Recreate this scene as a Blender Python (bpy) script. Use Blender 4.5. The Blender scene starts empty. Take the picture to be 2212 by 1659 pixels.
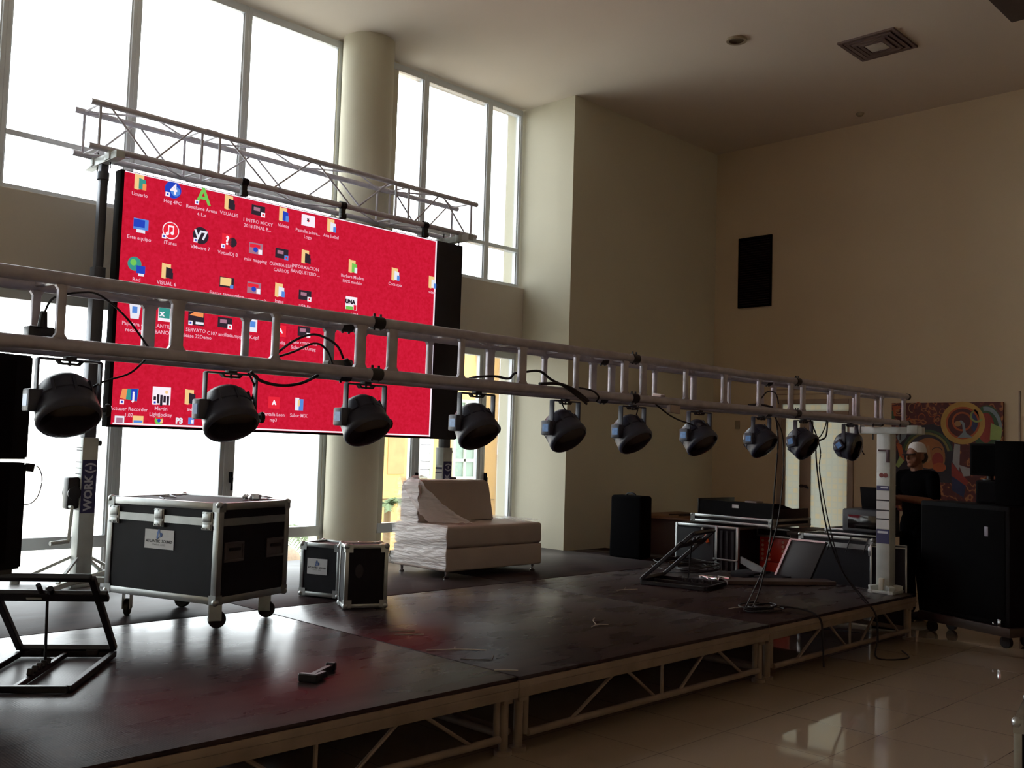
import bpy, bmesh, math, random
from mathutils import Vector, Matrix
R = math.radians
random.seed(7)
SC = bpy.context.scene
COL = SC.collection

# ---------------------------------------------------------------- camera, world, exposure
def cam_setup():
    F, yaw, pitch, roll = 2130.36, R(45.507), R(3.693), R(1.730)
    fwd0 = Vector((math.sin(yaw), math.cos(yaw), 0)); right0 = Vector((math.cos(yaw), -math.sin(yaw), 0)); up0 = Vector((0, 0, 1))
    fwd = math.cos(pitch)*fwd0 + math.sin(pitch)*up0
    up = -math.sin(pitch)*fwd0 + math.cos(pitch)*up0
    r = math.cos(roll)*right0 + math.sin(roll)*up
    u = -math.sin(roll)*right0 + math.cos(roll)*up
    cd = bpy.data.cameras.new('camera'); co = bpy.data.objects.new('camera', cd); COL.objects.link(co)
    m = Matrix((r, u, -fwd)).transposed().to_4x4(); m.translation = Vector((0, 0, 1.52))
    co.matrix_world = m
    cd.sensor_width = 36; cd.sensor_fit = 'HORIZONTAL'; cd.lens = 36*F/2212
    cd.clip_start = .05; cd.clip_end = 600
    SC.camera = co
cam_setup()
SKY = 8.5
w = bpy.data.worlds.new('overcast_sky'); SC.world = w; w.use_nodes = True
wb = w.node_tree.nodes['Background']
wb.inputs[0].default_value = (.93, .97, 1, 1); wb.inputs[1].default_value = SKY
SC.view_settings.view_transform = 'Standard'; SC.view_settings.look = 'None'
SC.view_settings.gamma = 1; SC.view_settings.use_curve_mapping = False
SC.view_settings.exposure = 0.0
SC.cycles.max_bounces = 10; SC.cycles.diffuse_bounces = 6; SC.cycles.transparent_max_bounces = 16
SC.cycles.sample_clamp_indirect = 6
SC.cycles.use_denoising = True

# ---------------------------------------------------------------- materials
def lin(c):
    return tuple(((v/255)/12.92 if v/255 <= .04045 else ((v/255+.055)/1.055)**2.4) for v in c)
MATS = {}
def mat(name, rgb, rough=.5, metal=0., var=.12, scale=6., spec=.5, emit=None, es=1., bump=0., bscale=80., coat=0.):
    if name in MATS: return MATS[name]
    m = bpy.data.materials.new(name); m.use_nodes = True; nt = m.node_tree; b = nt.nodes['Principled BSDF']
    c = lin(rgb)
    tc = nt.nodes.new('ShaderNodeTexCoord')
    n = nt.nodes.new('ShaderNodeTexNoise'); n.inputs['Scale'].default_value = scale; n.inputs['Detail'].default_value = 4
    nt.links.new(tc.outputs['Object'], n.inputs['Vector'])
    r = nt.nodes.new('ShaderNodeValToRGB')
    r.color_ramp.elements[0].position = .3; r.color_ramp.elements[1].position = .7
    r.color_ramp.elements[0].color = tuple(v*(1-var) for v in c)+(1,)
    r.color_ramp.elements[1].color = tuple(min(1, v*(1+var)) for v in c)+(1,)
    nt.links.new(n.outputs['Fac'], r.inputs['Fac']); nt.links.new(r.outputs['Color'], b.inputs['Base Color'])
    b.inputs['Roughness'].default_value = rough; b.inputs['Metallic'].default_value = metal
    b.inputs['Specular IOR Level'].default_value = spec
    if coat: b.inputs['Coat Weight'].default_value = coat
    if emit is not None:
        b.inputs['Emission Color'].default_value = lin(emit)+(1,); b.inputs['Emission Strength'].default_value = es
    if bump:
        n2 = nt.nodes.new('ShaderNodeTexNoise'); n2.inputs['Scale'].default_value = bscale; n2.inputs['Detail'].default_value = 3
        nt.links.new(tc.outputs['Object'], n2.inputs['Vector'])
        bp = nt.nodes.new('ShaderNodeBump'); bp.inputs['Strength'].default_value = bump; bp.inputs['Distance'].default_value = .01
        nt.links.new(n2.outputs['Fac'], bp.inputs['Height']); nt.links.new(bp.outputs['Normal'], b.inputs['Normal'])
    MATS[name] = m
    return m

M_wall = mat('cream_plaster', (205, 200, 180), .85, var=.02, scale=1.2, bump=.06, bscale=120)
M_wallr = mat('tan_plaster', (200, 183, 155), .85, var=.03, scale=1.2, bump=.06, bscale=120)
M_ceil = mat('ceiling_paint', (215, 204, 190), .9, var=.02, scale=.8)
M_band = mat('grey_plaster', (205, 197, 184), .85, var=.03, scale=1.5)
M_alu = mat('window_aluminium', (214, 219, 224), .3, .1, var=.05, scale=3)
M_truss = mat('truss_aluminium', (168, 162, 170), .34, .35, var=.15, scale=14)
M_truss2 = mat('grey_truss_metal', (205, 202, 212), .45, .15, var=.12, scale=14)
M_trim = mat('case_aluminium', (172, 176, 176), .3, .9, var=.1, scale=10)
M_chrome = mat('bright_chrome', (225, 225, 225), .15, 1., var=.04)
M_black = mat('black_laminate', (22, 23, 29), .65, var=.2, scale=5, spec=.22)
M_blackm = mat('black_plastic', (17, 17, 19), .75, var=.2, scale=8, spec=.1)
M_par = mat('stage_light_housing', (46, 50, 66), .4, var=.15, scale=8)
M_rub = mat('black_rubber', (18, 18, 19), .7, var=.15)
M_iron = mat('black_painted_steel', (26, 27, 30), .42, .2, var=.2, scale=9)
M_gal = mat('galvanised_steel', (184, 190, 188), .42, .2, var=.08, scale=12)
M_bronze = mat('brown_bronze_frame', (150, 134, 120), .5, .3, var=.08)
M_navy = mat('navy_label', (44, 44, 92), .5, var=.05)
M_white = mat('white_sticker', (205, 207, 210), .5, var=.03)
M_ltext = mat('pale_lettering', (190, 195, 210), .5, var=.02)
M_dtext = mat('dark_lettering', (40, 42, 50), .6, var=.02)
M_blue = mat('blue_emblem', (80, 112, 175), .5, var=.2, scale=40)
M_leather = mat('brown_white_upholstery', (172, 158, 148), .5, var=.04, scale=5)
M_cable = mat('black_cable', (16, 16, 18), .6, var=.1)
M_wood = mat('brown_wood', (120, 82, 55), .5, var=.2, scale=5)
M_red = mat('red_plastic', (200, 52, 34), .4, var=.08)
M_orange = mat('orange_plastic', (215, 90, 35), .45, var=.08)
M_skin = mat('brown_skin', (120, 78, 58), .55, var=.06, scale=20)
M_shirt = mat('black_cloth', (8, 8, 10), 1., spec=.04, var=.15, scale=20)
M_jeans = mat('dark_trousers', (12, 13, 17), 1., spec=.04, var=.15, scale=20)
M_cap = mat('white_cap_cloth', (205, 203, 205), .8, var=.04)
M_hair = mat('dark_hair', (20, 16, 14), .6, var=.2)
M_lens = mat('dark_lens', (10, 11, 14), .12, var=.1, spec=.8)
M_disp = mat('blue_display', (50, 95, 140), .3, var=.3, scale=60, emit=(50, 100, 165), es=.22)
M_edge = mat('deck_edge_aluminium', (138, 121, 107), .55, .2, var=.15, scale=7)
M_grill = mat('dark_grille', (12, 12, 13), .9, 0, spec=.05, var=.1)

def glass(name, tint=(1, 1, 1)):
    m = bpy.data.materials.new(name); m.use_nodes = True; nt = m.node_tree; nt.nodes.clear()
    o = nt.nodes.new('ShaderNodeOutputMaterial'); mx = nt.nodes.new('ShaderNodeMixShader')
    t = nt.nodes.new('ShaderNodeBsdfTransparent'); t.inputs[0].default_value = tint+(1,)
    g = nt.nodes.new('ShaderNodeBsdfGlossy'); g.inputs['Roughness'].default_value = .02
    f = nt.nodes.new('ShaderNodeFresnel'); f.inputs[0].default_value = 1.45
    mul = nt.nodes.new('ShaderNodeMath'); mul.operation = 'MULTIPLY'; mul.inputs[1].default_value = .8
    nt.links.new(f.outputs[0], mul.inputs[0]); nt.links.new(mul.outputs[0], mx.inputs[0])
    nt.links.new(t.outputs[0], mx.inputs[1]); nt.links.new(g.outputs[0], mx.inputs[2]); nt.links.new(mx.outputs[0], o.inputs[0])
    return m
M_glass = glass('window_glass', (.97, .985, .98))
M_film = glass('stretch_film', (.9, .9, .9))

def frosted(name, c1, c2):
    m = bpy.data.materials.new(name); m.use_nodes = True; nt = m.node_tree; nt.nodes.clear()
    o = nt.nodes.new('ShaderNodeOutputMaterial'); mx = nt.nodes.new('ShaderNodeMixShader'); mx.inputs[0].default_value = .3
    tr = nt.nodes.new('ShaderNodeBsdfTranslucent'); d = nt.nodes.new('ShaderNodeBsdfDiffuse')
    tc = nt.nodes.new('ShaderNodeTexCoord'); sx = nt.nodes.new('ShaderNodeSeparateXYZ'); cx = nt.nodes.new('ShaderNodeCombineXYZ')
    nt.links.new(tc.outputs['Object'], sx.inputs[0]); nt.links.new(sx.outputs[1], cx.inputs[0]); nt.links.new(sx.outputs[2], cx.inputs[1])
    br = nt.nodes.new('ShaderNodeTexBrick'); br.offset = 0; br.inputs['Scale'].default_value = 1
    br.inputs['Brick Width'].default_value = .075; br.inputs['Row Height'].default_value = .075
    br.inputs['Mortar Size'].default_value = .012; br.inputs['Mortar Smooth'].default_value = .6
    br.inputs[1].default_value = lin(c1)+(1,); br.inputs[2].default_value = lin(c2)+(1,); br.inputs[3].default_value = lin(tuple(v*.985 for v in c1))+(1,)
    nt.links.new(cx.outputs[0], br.inputs[0])
    nt.links.new(br.outputs[0], tr.inputs[0]); nt.links.new(br.outputs[0], d.inputs[0])
    nt.links.new(tr.outputs[0], mx.inputs[1]); nt.links.new(d.outputs[0], mx.inputs[2]); nt.links.new(mx.outputs[0], o.inputs[0])
    return m
M_frost = frosted('frosted_glass', (154, 156, 150), (162, 155, 138))

def deck_mat(name='dark_phenolic_deck', r0=.22, r1=.34, fac=.5):
    m = bpy.data.materials.new(name); m.use_nodes = True; nt = m.node_tree; b = nt.nodes['Principled BSDF']
    tc = nt.nodes.new('ShaderNodeTexCoord')
    n = nt.nodes.new('ShaderNodeTexNoise'); n.inputs['Scale'].default_value = 2.2; n.inputs['Detail'].default_value = 8
    mp = nt.nodes.new('ShaderNodeMapping'); mp.inputs['Scale'].default_value = (1, 3, 1)
    nt.links.new(tc.outputs['Object'], mp.inputs[0]); nt.links.new(mp.outputs[0], n.inputs[0])
    r = nt.nodes.new('ShaderNodeValToRGB'); r.color_ramp.elements[0].position = .3; r.color_ramp.elements[1].position = .75
    r.color_ramp.elements[0].color = lin((34, 27, 30))+(1,); r.color_ramp.elements[1].color = lin((60, 47, 46))+(1,)
    nt.links.new(n.outputs[0], r.inputs[0]); nt.links.new(r.outputs[0], b.inputs['Base Color'])
    v = nt.nodes.new('ShaderNodeTexVoronoi'); v.inputs['Scale'].default_value = 85; v.inputs['Randomness'].default_value = .0
    nt.links.new(tc.outputs['Object'], v.inputs['Vector'])
    bp = nt.nodes.new('ShaderNodeBump'); bp.inputs['Strength'].default_value = .25; bp.inputs['Distance'].default_value = .002
    nt.links.new(v.outputs['Distance'], bp.inputs['Height']); nt.links.new(bp.outputs[0], b.inputs['Normal'])
    rr = nt.nodes.new('ShaderNodeMapRange'); rr.inputs[3].default_value = r0; rr.inputs[4].default_value = r1
    nt.links.new(n.outputs[0], rr.inputs[0]); nt.links.new(rr.outputs[0], b.inputs['Roughness'])
    b.inputs['Specular IOR Level'].default_value = 0.; b.inputs['Roughness'].default_value = .8
    for l in list(b.inputs['Roughness'].links): nt.links.remove(l)
    g = nt.nodes.new('ShaderNodeBsdfGlossy'); nt.links.new(rr.outputs[0], g.inputs['Roughness']); nt.links.new(bp.outputs[0], g.inputs['Normal'])
    fr = nt.nodes.new('ShaderNodeFresnel'); fr.inputs[0].default_value = 1.45; ml = nt.nodes.new('ShaderNodeMath'); ml.operation = 'MULTIPLY'; ml.inputs[1].default_value = fac
    mx = nt.nodes.new('ShaderNodeMixShader'); nt.links.new(fr.outputs[0], ml.inputs[0]); nt.links.new(ml.outputs[0], mx.inputs[0])
    nt.links.new(b.outputs[0], mx.inputs[1]); nt.links.new(g.outputs[0], mx.inputs[2]); nt.links.new(mx.outputs[0], nt.nodes['Material Output'].inputs[0])
    return m
M_deck = deck_mat()
M_deck2 = deck_mat('worn_phenolic_deck', .3, .48, .36)

def tile_mat():
    m = bpy.data.materials.new('glossy_floor_tiles'); m.use_nodes = True; nt = m.node_tree; b = nt.nodes['Principled BSDF']
    tc = nt.nodes.new('ShaderNodeTexCoord')
    br = nt.nodes.new('ShaderNodeTexBrick'); br.offset = 0; br.inputs['Scale'].default_value = 1
    br.inputs['Brick Width'].default_value = .6; br.inputs['Row Height'].default_value = .6
    br.inputs['Mortar Size'].default_value = .003; br.inputs['Mortar Smooth'].default_value = .3
    br.inputs[1].default_value = lin((158, 141, 122))+(1,); br.inputs[2].default_value = lin((155, 138, 120))+(1,); br.inputs[3].default_value = lin((118, 103, 90))+(1,)
    nt.links.new(tc.outputs['Object'], br.inputs[0]); nt.links.new(br.outputs[0], b.inputs['Base Color'])
    b.inputs['Roughness'].default_value = .045; b.inputs['IOR'].default_value = 1.7
    return m
M_tile = tile_mat()

# ---------------------------------------------------------------- mesh helpers
WM = {}
class MB:
    def __init__(s): s.bm = bmesh.new(); s.mi = 0
    def _tag(s, verts):
        for f in {f for v in verts for f in v.link_faces}: f.material_index = s.mi
    def box(s, x0, x1, y0, y1, z0, z1, m=None, bev=0., seg=2):
        c = Vector(((x0+x1)/2, (y0+y1)/2, (z0+z1)/2))
        T = Matrix.Translation(c) @ Matrix.Diagonal((abs(x1-x0), abs(y1-y0), abs(z1-z0), 1))
        g = bmesh.ops.create_cube(s.bm, size=1, matrix=T); vs = g['verts']
        if bev:
            es = list({e for v in vs for e in v.link_edges})
            g = bmesh.ops.bevel(s.bm, geom=es, offset=bev, segments=seg, affect='EDGES', profile=.5)
            vs = list({v for f in g['faces'] for v in f.verts} | {v for v in vs if v.is_valid})
        s._tag(vs)
        if m is not None: bmesh.ops.transform(s.bm, matrix=m, verts=vs)
        return s
    def cyl(s, p, q, r, r2=None, n=12, cap=True):
        p = Vector(p); q = Vector(q); d = q-p
        if d.length < 1e-6: return s
        rot = d.to_track_quat('Z', 'Y').to_matrix().to_4x4()
        g = bmesh.ops.create_cone(s.bm, cap_ends=cap, segments=n, radius1=r, radius2=r if r2 is None else r2, depth=d.length,
                                  matrix=Matrix.Translation((p+q)/2) @ rot)
        s._tag(g['verts']); return s
    def bar(s, p, q, w_, h_, up=(0, 0, 1), bev=0.):
        p = Vector(p); q = Vector(q); d = (q-p); L = d.length; x = d.normalized(); u = Vector(up)
        y = u.cross(x)
        if y.length < 1e-4: y = Vector((0, 1, 0)).cross(x)
        y.normalize(); z = x.cross(y)
        m = Matrix((x, y, z)).transposed().to_4x4(); m.translation = (p+q)/2
        return s.box(-L/2, L/2, -w_/2, w_/2, -h_/2, h_/2, m, bev, 1)
    def sph(s, c, r, n=12, sc=(1, 1, 1), m=None):
        T = Matrix.Translation(c) @ (m or Matrix.Identity(4)) @ Matrix.Diagonal((r*sc[0], r*sc[1], r*sc[2], 1))
        g = bmesh.ops.create_uvsphere(s.bm, u_segments=n*2, v_segments=n, radius=1, matrix=T); s._tag(g['verts']); return s
    def path(s, pts, r, n=8, sub=6):
        P = [Vector(p) for p in pts]
        if len(P) > 2 and sub > 1:
            Q = []
            for i in range(len(P)-1):
                a = P[max(i-1, 0)]; b = P[i]; c = P[i+1]; d = P[min(i+2, len(P)-1)]
                for k in range(sub):
                    t = k/sub
                    Q.append(.5*((2*b)+(c-a)*t+(2*a-5*b+4*c-d)*t*t+(3*b-a-3*c+d)*t**3))
            Q.append(P[-1]); P = Q
        rings = []; up = Vector((0, 0, 1))
        for i, p in enumerate(P):
            t = (P[min(i+1, len(P)-1)]-P[max(i-1, 0)])
            if t.length < 1e-7: t = Vector((0, 0, 1))
            t.normalize()
            x = t.cross(up)
            if x.length < .05: x = t.cross(Vector((1, 0, 0)))
            x.normalize(); y = t.cross(x)
            rings.append([s.bm.verts.new(p+r*(math.cos(a)*x+math.sin(a)*y)) for a in [2*math.pi*k/n for k in range(n)]])
        for i in range(len(rings)-1):
            for k in range(n):
                a = rings[i]; b = rings[i+1]
                f = s.bm.faces.new((a[k], a[(k+1) % n], b[(k+1) % n], b[k])); f.material_index = s.mi; f.smooth = True
        for rg in (rings[0], rings[-1]):
            try: s.bm.faces.new(rg).material_index = s.mi
            except ValueError: pass
        return s
    def lathe(s, prof, m=None, n=32):
        m = m or Matrix.Identity(4); rings = []
        for r, z in prof:
            if r < 1e-5: rings.append([s.bm.verts.new(m @ Vector((0, 0, z)))])
            else: rings.append([s.bm.verts.new(m @ Vector((r*math.cos(2*math.pi*k/n), r*math.sin(2*math.pi*k/n), z))) for k in range(n)])
        for a, b in zip(rings, rings[1:]):
            for k in range(n):
                va = [a[0]] if len(a) == 1 else [a[k], a[(k+1) % n]]; vb = [b[0]] if len(b) == 1 else [b[(k+1) % n], b[k]]
                if len(va)+len(vb) > 2:
                    f = s.bm.faces.new(va+vb); f.material_index = s.mi; f.smooth = True
        return s
    def prism(s, poly, z0, z1, m=None):
        m = m or Matrix.Identity(4)
        a = [s.bm.verts.new(m @ Vector((x, y, z0))) for x, y in poly]; b = [s.bm.verts.new(m @ Vector((x, y, z1))) for x, y in poly]
        n = len(poly); fs = [s.bm.faces.new(a[::-1]), s.bm.faces.new(b)]
        for k in range(n): fs.append(s.bm.faces.new((a[k], a[(k+1) % n], b[(k+1) % n], b[k])))
        for f in fs: f.material_index = s.mi
        return s
    def mesh(s, name, mats, smooth=None):
        bmesh.ops.recalc_face_normals(s.bm, faces=s.bm.faces)
        me = bpy.data.meshes.new(name); s.bm.to_mesh(me); s.bm.free()
        for m in (mats if isinstance(mats, (list, tuple)) else [mats]): me.materials.append(m)
        if smooth:
            for p in me.polygons: p.use_smooth = True
            try: me.set_sharp_from_angle(angle=R(smooth))
            except Exception: pass
        return me
def inv(parent): return WM.get(parent.name, Matrix.Identity(4)).inverted()
def part(name, mb, mats, parent=None, world=False, smooth=35):
    if world and parent is not None: bmesh.ops.transform(mb.bm, matrix=inv(parent), verts=mb.bm.verts)
    o = bpy.data.objects.new(name, mb.mesh(name, mats, smooth)); COL.objects.link(o)
    if parent is not None:
        o.parent = parent; WM[o.name] = WM.get(parent.name, Matrix.Identity(4)).copy()
    return o
def tag(o, label, cat, group=None, kind=None):
    o['label'] = label; o['category'] = cat
    if group: o['group'] = group
    if kind: o['kind'] = kind
    return o
def thing(name, label, cat, loc=(0, 0, 0), rz=0, group=None):
    o = bpy.data.objects.new(name, None); COL.objects.link(o); o.empty_display_size = .1
    o.location = loc; o.rotation_euler = (0, 0, rz)
    WM[o.name] = Matrix.Translation(Vector(loc)) @ Matrix.Rotation(rz, 4, 'Z')
    return tag(o, label, cat, group)
def solo(name, mb, mats, label, cat, group=None, smooth=35):
    me = mb.mesh(name, mats, smooth); xs = [v.co for v in me.vertices]
    c = Vector(((min(v.x for v in xs)+max(v.x for v in xs))/2, (min(v.y for v in xs)+max(v.y for v in xs))/2, min(v.z for v in xs)))
    me.transform(Matrix.Translation(-c))
    o = bpy.data.objects.new(name, me); COL.objects.link(o); o.location = c
    WM[o.name] = Matrix.Translation(c)
    return tag(o, label, cat, group)
def struct(name, mb, mats, parent=None, smooth=None, world=True):
    o = part(name, mb, mats, parent, world, smooth)
    if parent is None: o['kind'] = 'structure'
    return o
def clone(root, loc, rz, label, group=None):
    r = root.copy(); COL.objects.link(r); r.location = loc; r.rotation_euler = (0, 0, rz); r['label'] = label
    if group: r['group'] = group
    WM[r.name] = Matrix.Translation(Vector(loc)) @ Matrix.Rotation(rz, 4, 'Z')
    kids = {}
    for o in list(bpy.data.objects): kids.setdefault(o.parent, []).append(o) if o.parent else None
    def rec(a, b):
        for ch in kids.get(a, []):
            c = ch.copy(); COL.objects.link(c); c.parent = b; WM[c.name] = WM[r.name].copy(); rec(ch, c)
    rec(root, r)
    return r
def text_mesh(txt, size, align='CENTER', bold=0.):
    cu = bpy.data.curves.new('lettering', 'FONT'); cu.body = txt; cu.size = size; cu.align_x = align; cu.align_y = 'CENTER'; cu.offset = bold; cu.resolution_u = 2
    o = bpy.data.objects.new('lettering', cu); COL.objects.link(o)
    dg = bpy.context.evaluated_depsgraph_get(); me = bpy.data.meshes.new_from_object(o.evaluated_get(dg))
    bpy.data.objects.remove(o); bpy.data.curves.remove(cu)
    return me
def add_text(mb, txt, size, m, align='CENTER', bold=0.):
    me = text_mesh(txt, size, align, bold); me.transform(m)
    n0 = len(mb.bm.faces); mb.bm.from_mesh(me); mb.bm.faces.ensure_lookup_table()
    for f in mb.bm.faces[n0:]: f.material_index = mb.mi
    bpy.data.meshes.remove(me)
    return mb
def basis(o, x, y):
    x = Vector(x).normalized(); y = Vector(y).normalized(); z = x.cross(y)
    m = Matrix((x, y, z)).transposed().to_4x4(); m.translation = Vector(o); return m
S = .38     # top of the stage deck

# ---------------------------------------------------------------- room shell
XL, XR, YB, YW, ZC = -5.0, 11.46, -6.0, 8.27, 5.634
b = MB(); b.box(XL-.2, XR+.2, YB-.2, YW+.25, -.2, 0); struct('floor', b, M_tile)
b = MB(); b.box(XL-.2, XR+.2, YB-.2, YW+.25, ZC, ZC+.25); struct('ceiling', b, M_ceil)
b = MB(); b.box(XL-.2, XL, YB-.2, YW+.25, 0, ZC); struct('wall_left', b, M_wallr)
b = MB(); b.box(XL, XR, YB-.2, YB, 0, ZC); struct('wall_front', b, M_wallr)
# wall with the windows: grey concrete band between upper and lower glazing
b = MB(); b.box(XL, 8.46, 8.16, 8.45, 2.65, 3.43, bev=.006); struct('wall_back', b, M_band)
# projecting corner block right of the windows
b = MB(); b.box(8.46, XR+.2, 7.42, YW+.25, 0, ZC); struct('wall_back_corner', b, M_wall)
# right wall with the door opening
b = MB()
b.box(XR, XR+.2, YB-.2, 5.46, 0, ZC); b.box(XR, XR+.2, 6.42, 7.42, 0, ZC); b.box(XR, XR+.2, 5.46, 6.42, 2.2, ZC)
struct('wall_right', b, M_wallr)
b = MB(); b.cyl((5.955, 8.05, 0), (5.955, 8.05, ZC), .263, n=64); struct('column', b, M_wall, smooth=40)
b = MB(); b.box(5.72, 6.5, 8.24, 8.42, 0, 2.65); b.box(5.72, 6.5, 8.24, 8.42, 3.43, ZC); struct('wall_back_pier', b, M_wall)
b = MB(); b.box(7.9, 9.087, 2.2, 2.87, 5.4, ZC, bev=.01); struct('trim_1', b, mat('dark_soffit', (70, 60, 54), .8))

# windows
def window(n, x0, x1, z0, z1, tz, sash=False, handle=None):
    b = MB(); y0, y1 = 8.235, 8.315; t = .036
    b.box(x0, x0+t, y0, y1, z0, z1, bev=.004); b.box(x1-t, x1, y0, y1, z0, z1, bev=.004)
    b.box(x0+t, x1-t, y0, y1, z1-.075, z1, bev=.004); b.box(x0+t, x1-t, y0, y1, z0, z0+.05, bev=.004)
    h = .045 if z0 > 3 else .1
    b.box(x0+t, x1-t, y0-.01, y1, tz-h/2, tz+h/2, bev=.006)
    b.box(x0+t, x0+t+.012, y0+.02, y1-.02, z0+.05, z1-.075); b.box(x1-t-.012, x1-t, y0+.02, y1-.02, z0+.05, z1-.075)
    if sash:
        for a, c in ((x0+t, x0+t+.04), (x1-t-.04, x1-t)): b.box(a, c, y0+.01, y1-.02, tz+h/2, z1-.075, bev=.004)
    fr = struct('window_%d' % n, b, M_alu)
    g = MB(); g.box(x0+.02, x1-.02, 8.272, 8.278, z0+.02, z1-.02); part('pane', g, M_glass, fr)
    if handle:
        g = MB(); g.box(handle-.012, handle+.012, 8.20, 8.235, 1.12, 1.22, bev=.004); g.box(handle-.01, handle+.01, 8.185, 8.205, 1.05, 1.17, bev=.004)
        part('handle', g, M_blackm, fr)
n = 1
xs = [-4.92, -3.85, -2.78, -1.71, -.64, .43, 1.5, 2.57, 3.61, 4.68, 5.76]
for a, c in list(zip(xs, xs[1:])) + [(6.4, 6.9), (6.9, 7.89), (7.89, 8.44)]:
    window(n, a, c, 3.43, 5.62, 3.89); n += 1
for a, c in list(zip(xs, xs[1:])) + [(6.4, 6.91), (6.91, 7.93), (7.93, 8.44)]:
    window(n, a, c, 0, 2.65, .64, sash=(a in (6.91, 3.61, 4.68)), handle={6.91: 6.94, 4.68: 4.71, 7.93: 7.97}.get(a)); n += 1

# door on the right wall: two frosted leaves in a brown frame
b = MB()
b.box(11.44, 11.5, 5.42, 5.48, 0, 2.24, bev=.004); b.box(11.44, 11.5, 6.38, 6.44, 0, 2.24, bev=.004)
b.box(11.44, 11.5, 5.48, 6.38, 2.18, 2.24, bev=.004); b.box(11.44, 11.5, 5.48, 6.38, 2.04, 2.09, bev=.004)
dr = struct('door_1', b, M_bronze)
b = MB(); b.box(11.45, 11.49, 5.98, 6.13, 0, 2.04, bev=.004); b.box(11.45, 11.49, 6.33, 6.38, 0, 2.04); b.box(11.45, 11.49, 5.48, 5.5, 0, 2.04); b.box(11.45, 11.49, 5.5, 6.33, 0, .12)
lf = part('door_leaf', b, M_bronze, dr)
b = MB(); b.box(11.465, 11.475, 5.5, 5.98, .12, 2.04); b.box(11.465, 11.475, 6.13, 6.33, .12, 2.04); part('frosted_pane', b, M_frost, lf)
b = MB(); b.cyl((11.45, 6.03, 1.15), (11.39, 6.03, 1.15), .012); b.cyl((11.4, 6.03, 1.15), (11.4, 5.98, 1.13), .016); b.cyl((11.45, 6.09, 1.15), (11.41, 6.09, 1.15), .02); part('handle', b, M_iron, lf)
b = MB(); b.box(11.465, 11.475, 5.48, 6.38, 2.09, 2.18); part('transom_pane', b, M_frost, dr)
b = MB()
for z in (2.3, 2.36): b.box(11.447, 11.46, 5.4, 6.46, z, z+.012)
struct('trim_2', b, M_bronze)
b = MB(); b.box(11.448, 11.46, 3.54, 3.555, 0, 2.3); struct('trim_3', b, M_bronze)

# wall vent, switch plate, ceiling fixtures
t = thing('wall_vent', 'dark louvred air vent set high in the tan right wall', 'vent', (XR, 6.8, 3.47))
b = MB(); b.box(-.02, 0, -.245, .245, 0, .94); b2 = MB()
part('backing', b, M_grill, t)
for (a, c, d, e) in ((-.245, -.225, 0, .94), (.225, .245, 0, .94), (-.225, .225, 0, .02), (-.225, .225, .92, .94)): b2.box(-.032, -.018, a, c, d, e)
part('frame', b2, M_grill, t)
b = MB()
for k in range(28):
    z = .035+k*.0318; b.box(-.03, 0, -.225, .225, z-.002, z+.002, Matrix.Translation((0, 0, 0)) @ Matrix.Translation((-.02, 0, z)) @ Matrix.Rotation(R(-35), 4, 'Y') @ Matrix.Translation((.02, 0, -z)))
part('louvres', b, mat('louvre_grey', (62, 56, 56), .5, .2), t)
b = MB(); b.box(11.445, 11.458, 7.0, 7.07, 1.86, 1.97, bev=.003); b.box(11.441, 11.446, 7.02, 7.05, 1.89, 1.94)
solo('switch_plate', b, mat('beige_switch', (150, 140, 120), .5), 'small beige switch plate on the tan wall left of the frosted door', 'switch')
t = thing('ceiling_air_diffuser', 'square dark ceiling air diffuser with a pale square centre', 'air vent', (9.3, 4.185, ZC-.03))
M_dif = mat('brown_diffuser', (104, 88, 84), .6)
b = MB()
for k, h in enumerate((.285, .235, .185, .135)):
    z = .022-.005*k
    for (x0, x1, y0, y1) in ((-h, h, -h, -h+.035), (-h, h, h-.035, h), (-h, -h+.035, -h+.035, h-.035), (h-.035, h, -h+.035, h-.035)): b.box(x0, x1, y0, y1, z-.012, z)
b.box(-.285, .285, -.285, .285, .022, .03); part('vanes', b, M_dif, t)
b = MB(); b.box(-.09, .09, -.09, .09, -.004, .01, bev=.003); part('centre_plate', b, mat('pale_plate', (190, 185, 175), .6), t)
t = thing('ceiling_downlight', 'round recessed downlight left of the square ceiling diffuser', 'ceiling light', (8.31, 5.18, ZC-.02))
b = MB(); b.lathe([(.07, .02), (.075, .0), (.1, .0), (.105, .019)]); part('ring', b, mat('beige_ring', (140, 126, 104), .5), t)
b = MB(); b.lathe([(0, .012), (.07, .006)]); part('lamp', b, mat('unlit_lamp', (70, 60, 48), .3), t)
b = MB(); b.lathe([(0, ZC-.035), (.03, ZC-.033), (.045, ZC-.012), (.05, ZC)], Matrix.Translation((11.09, 5.2, 0)), 20)
solo('smoke_detector', b, mat('beige_detector', (130, 118, 98), .6), 'tiny round smoke detector on the ceiling near the right wall', 'smoke detector')

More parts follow.
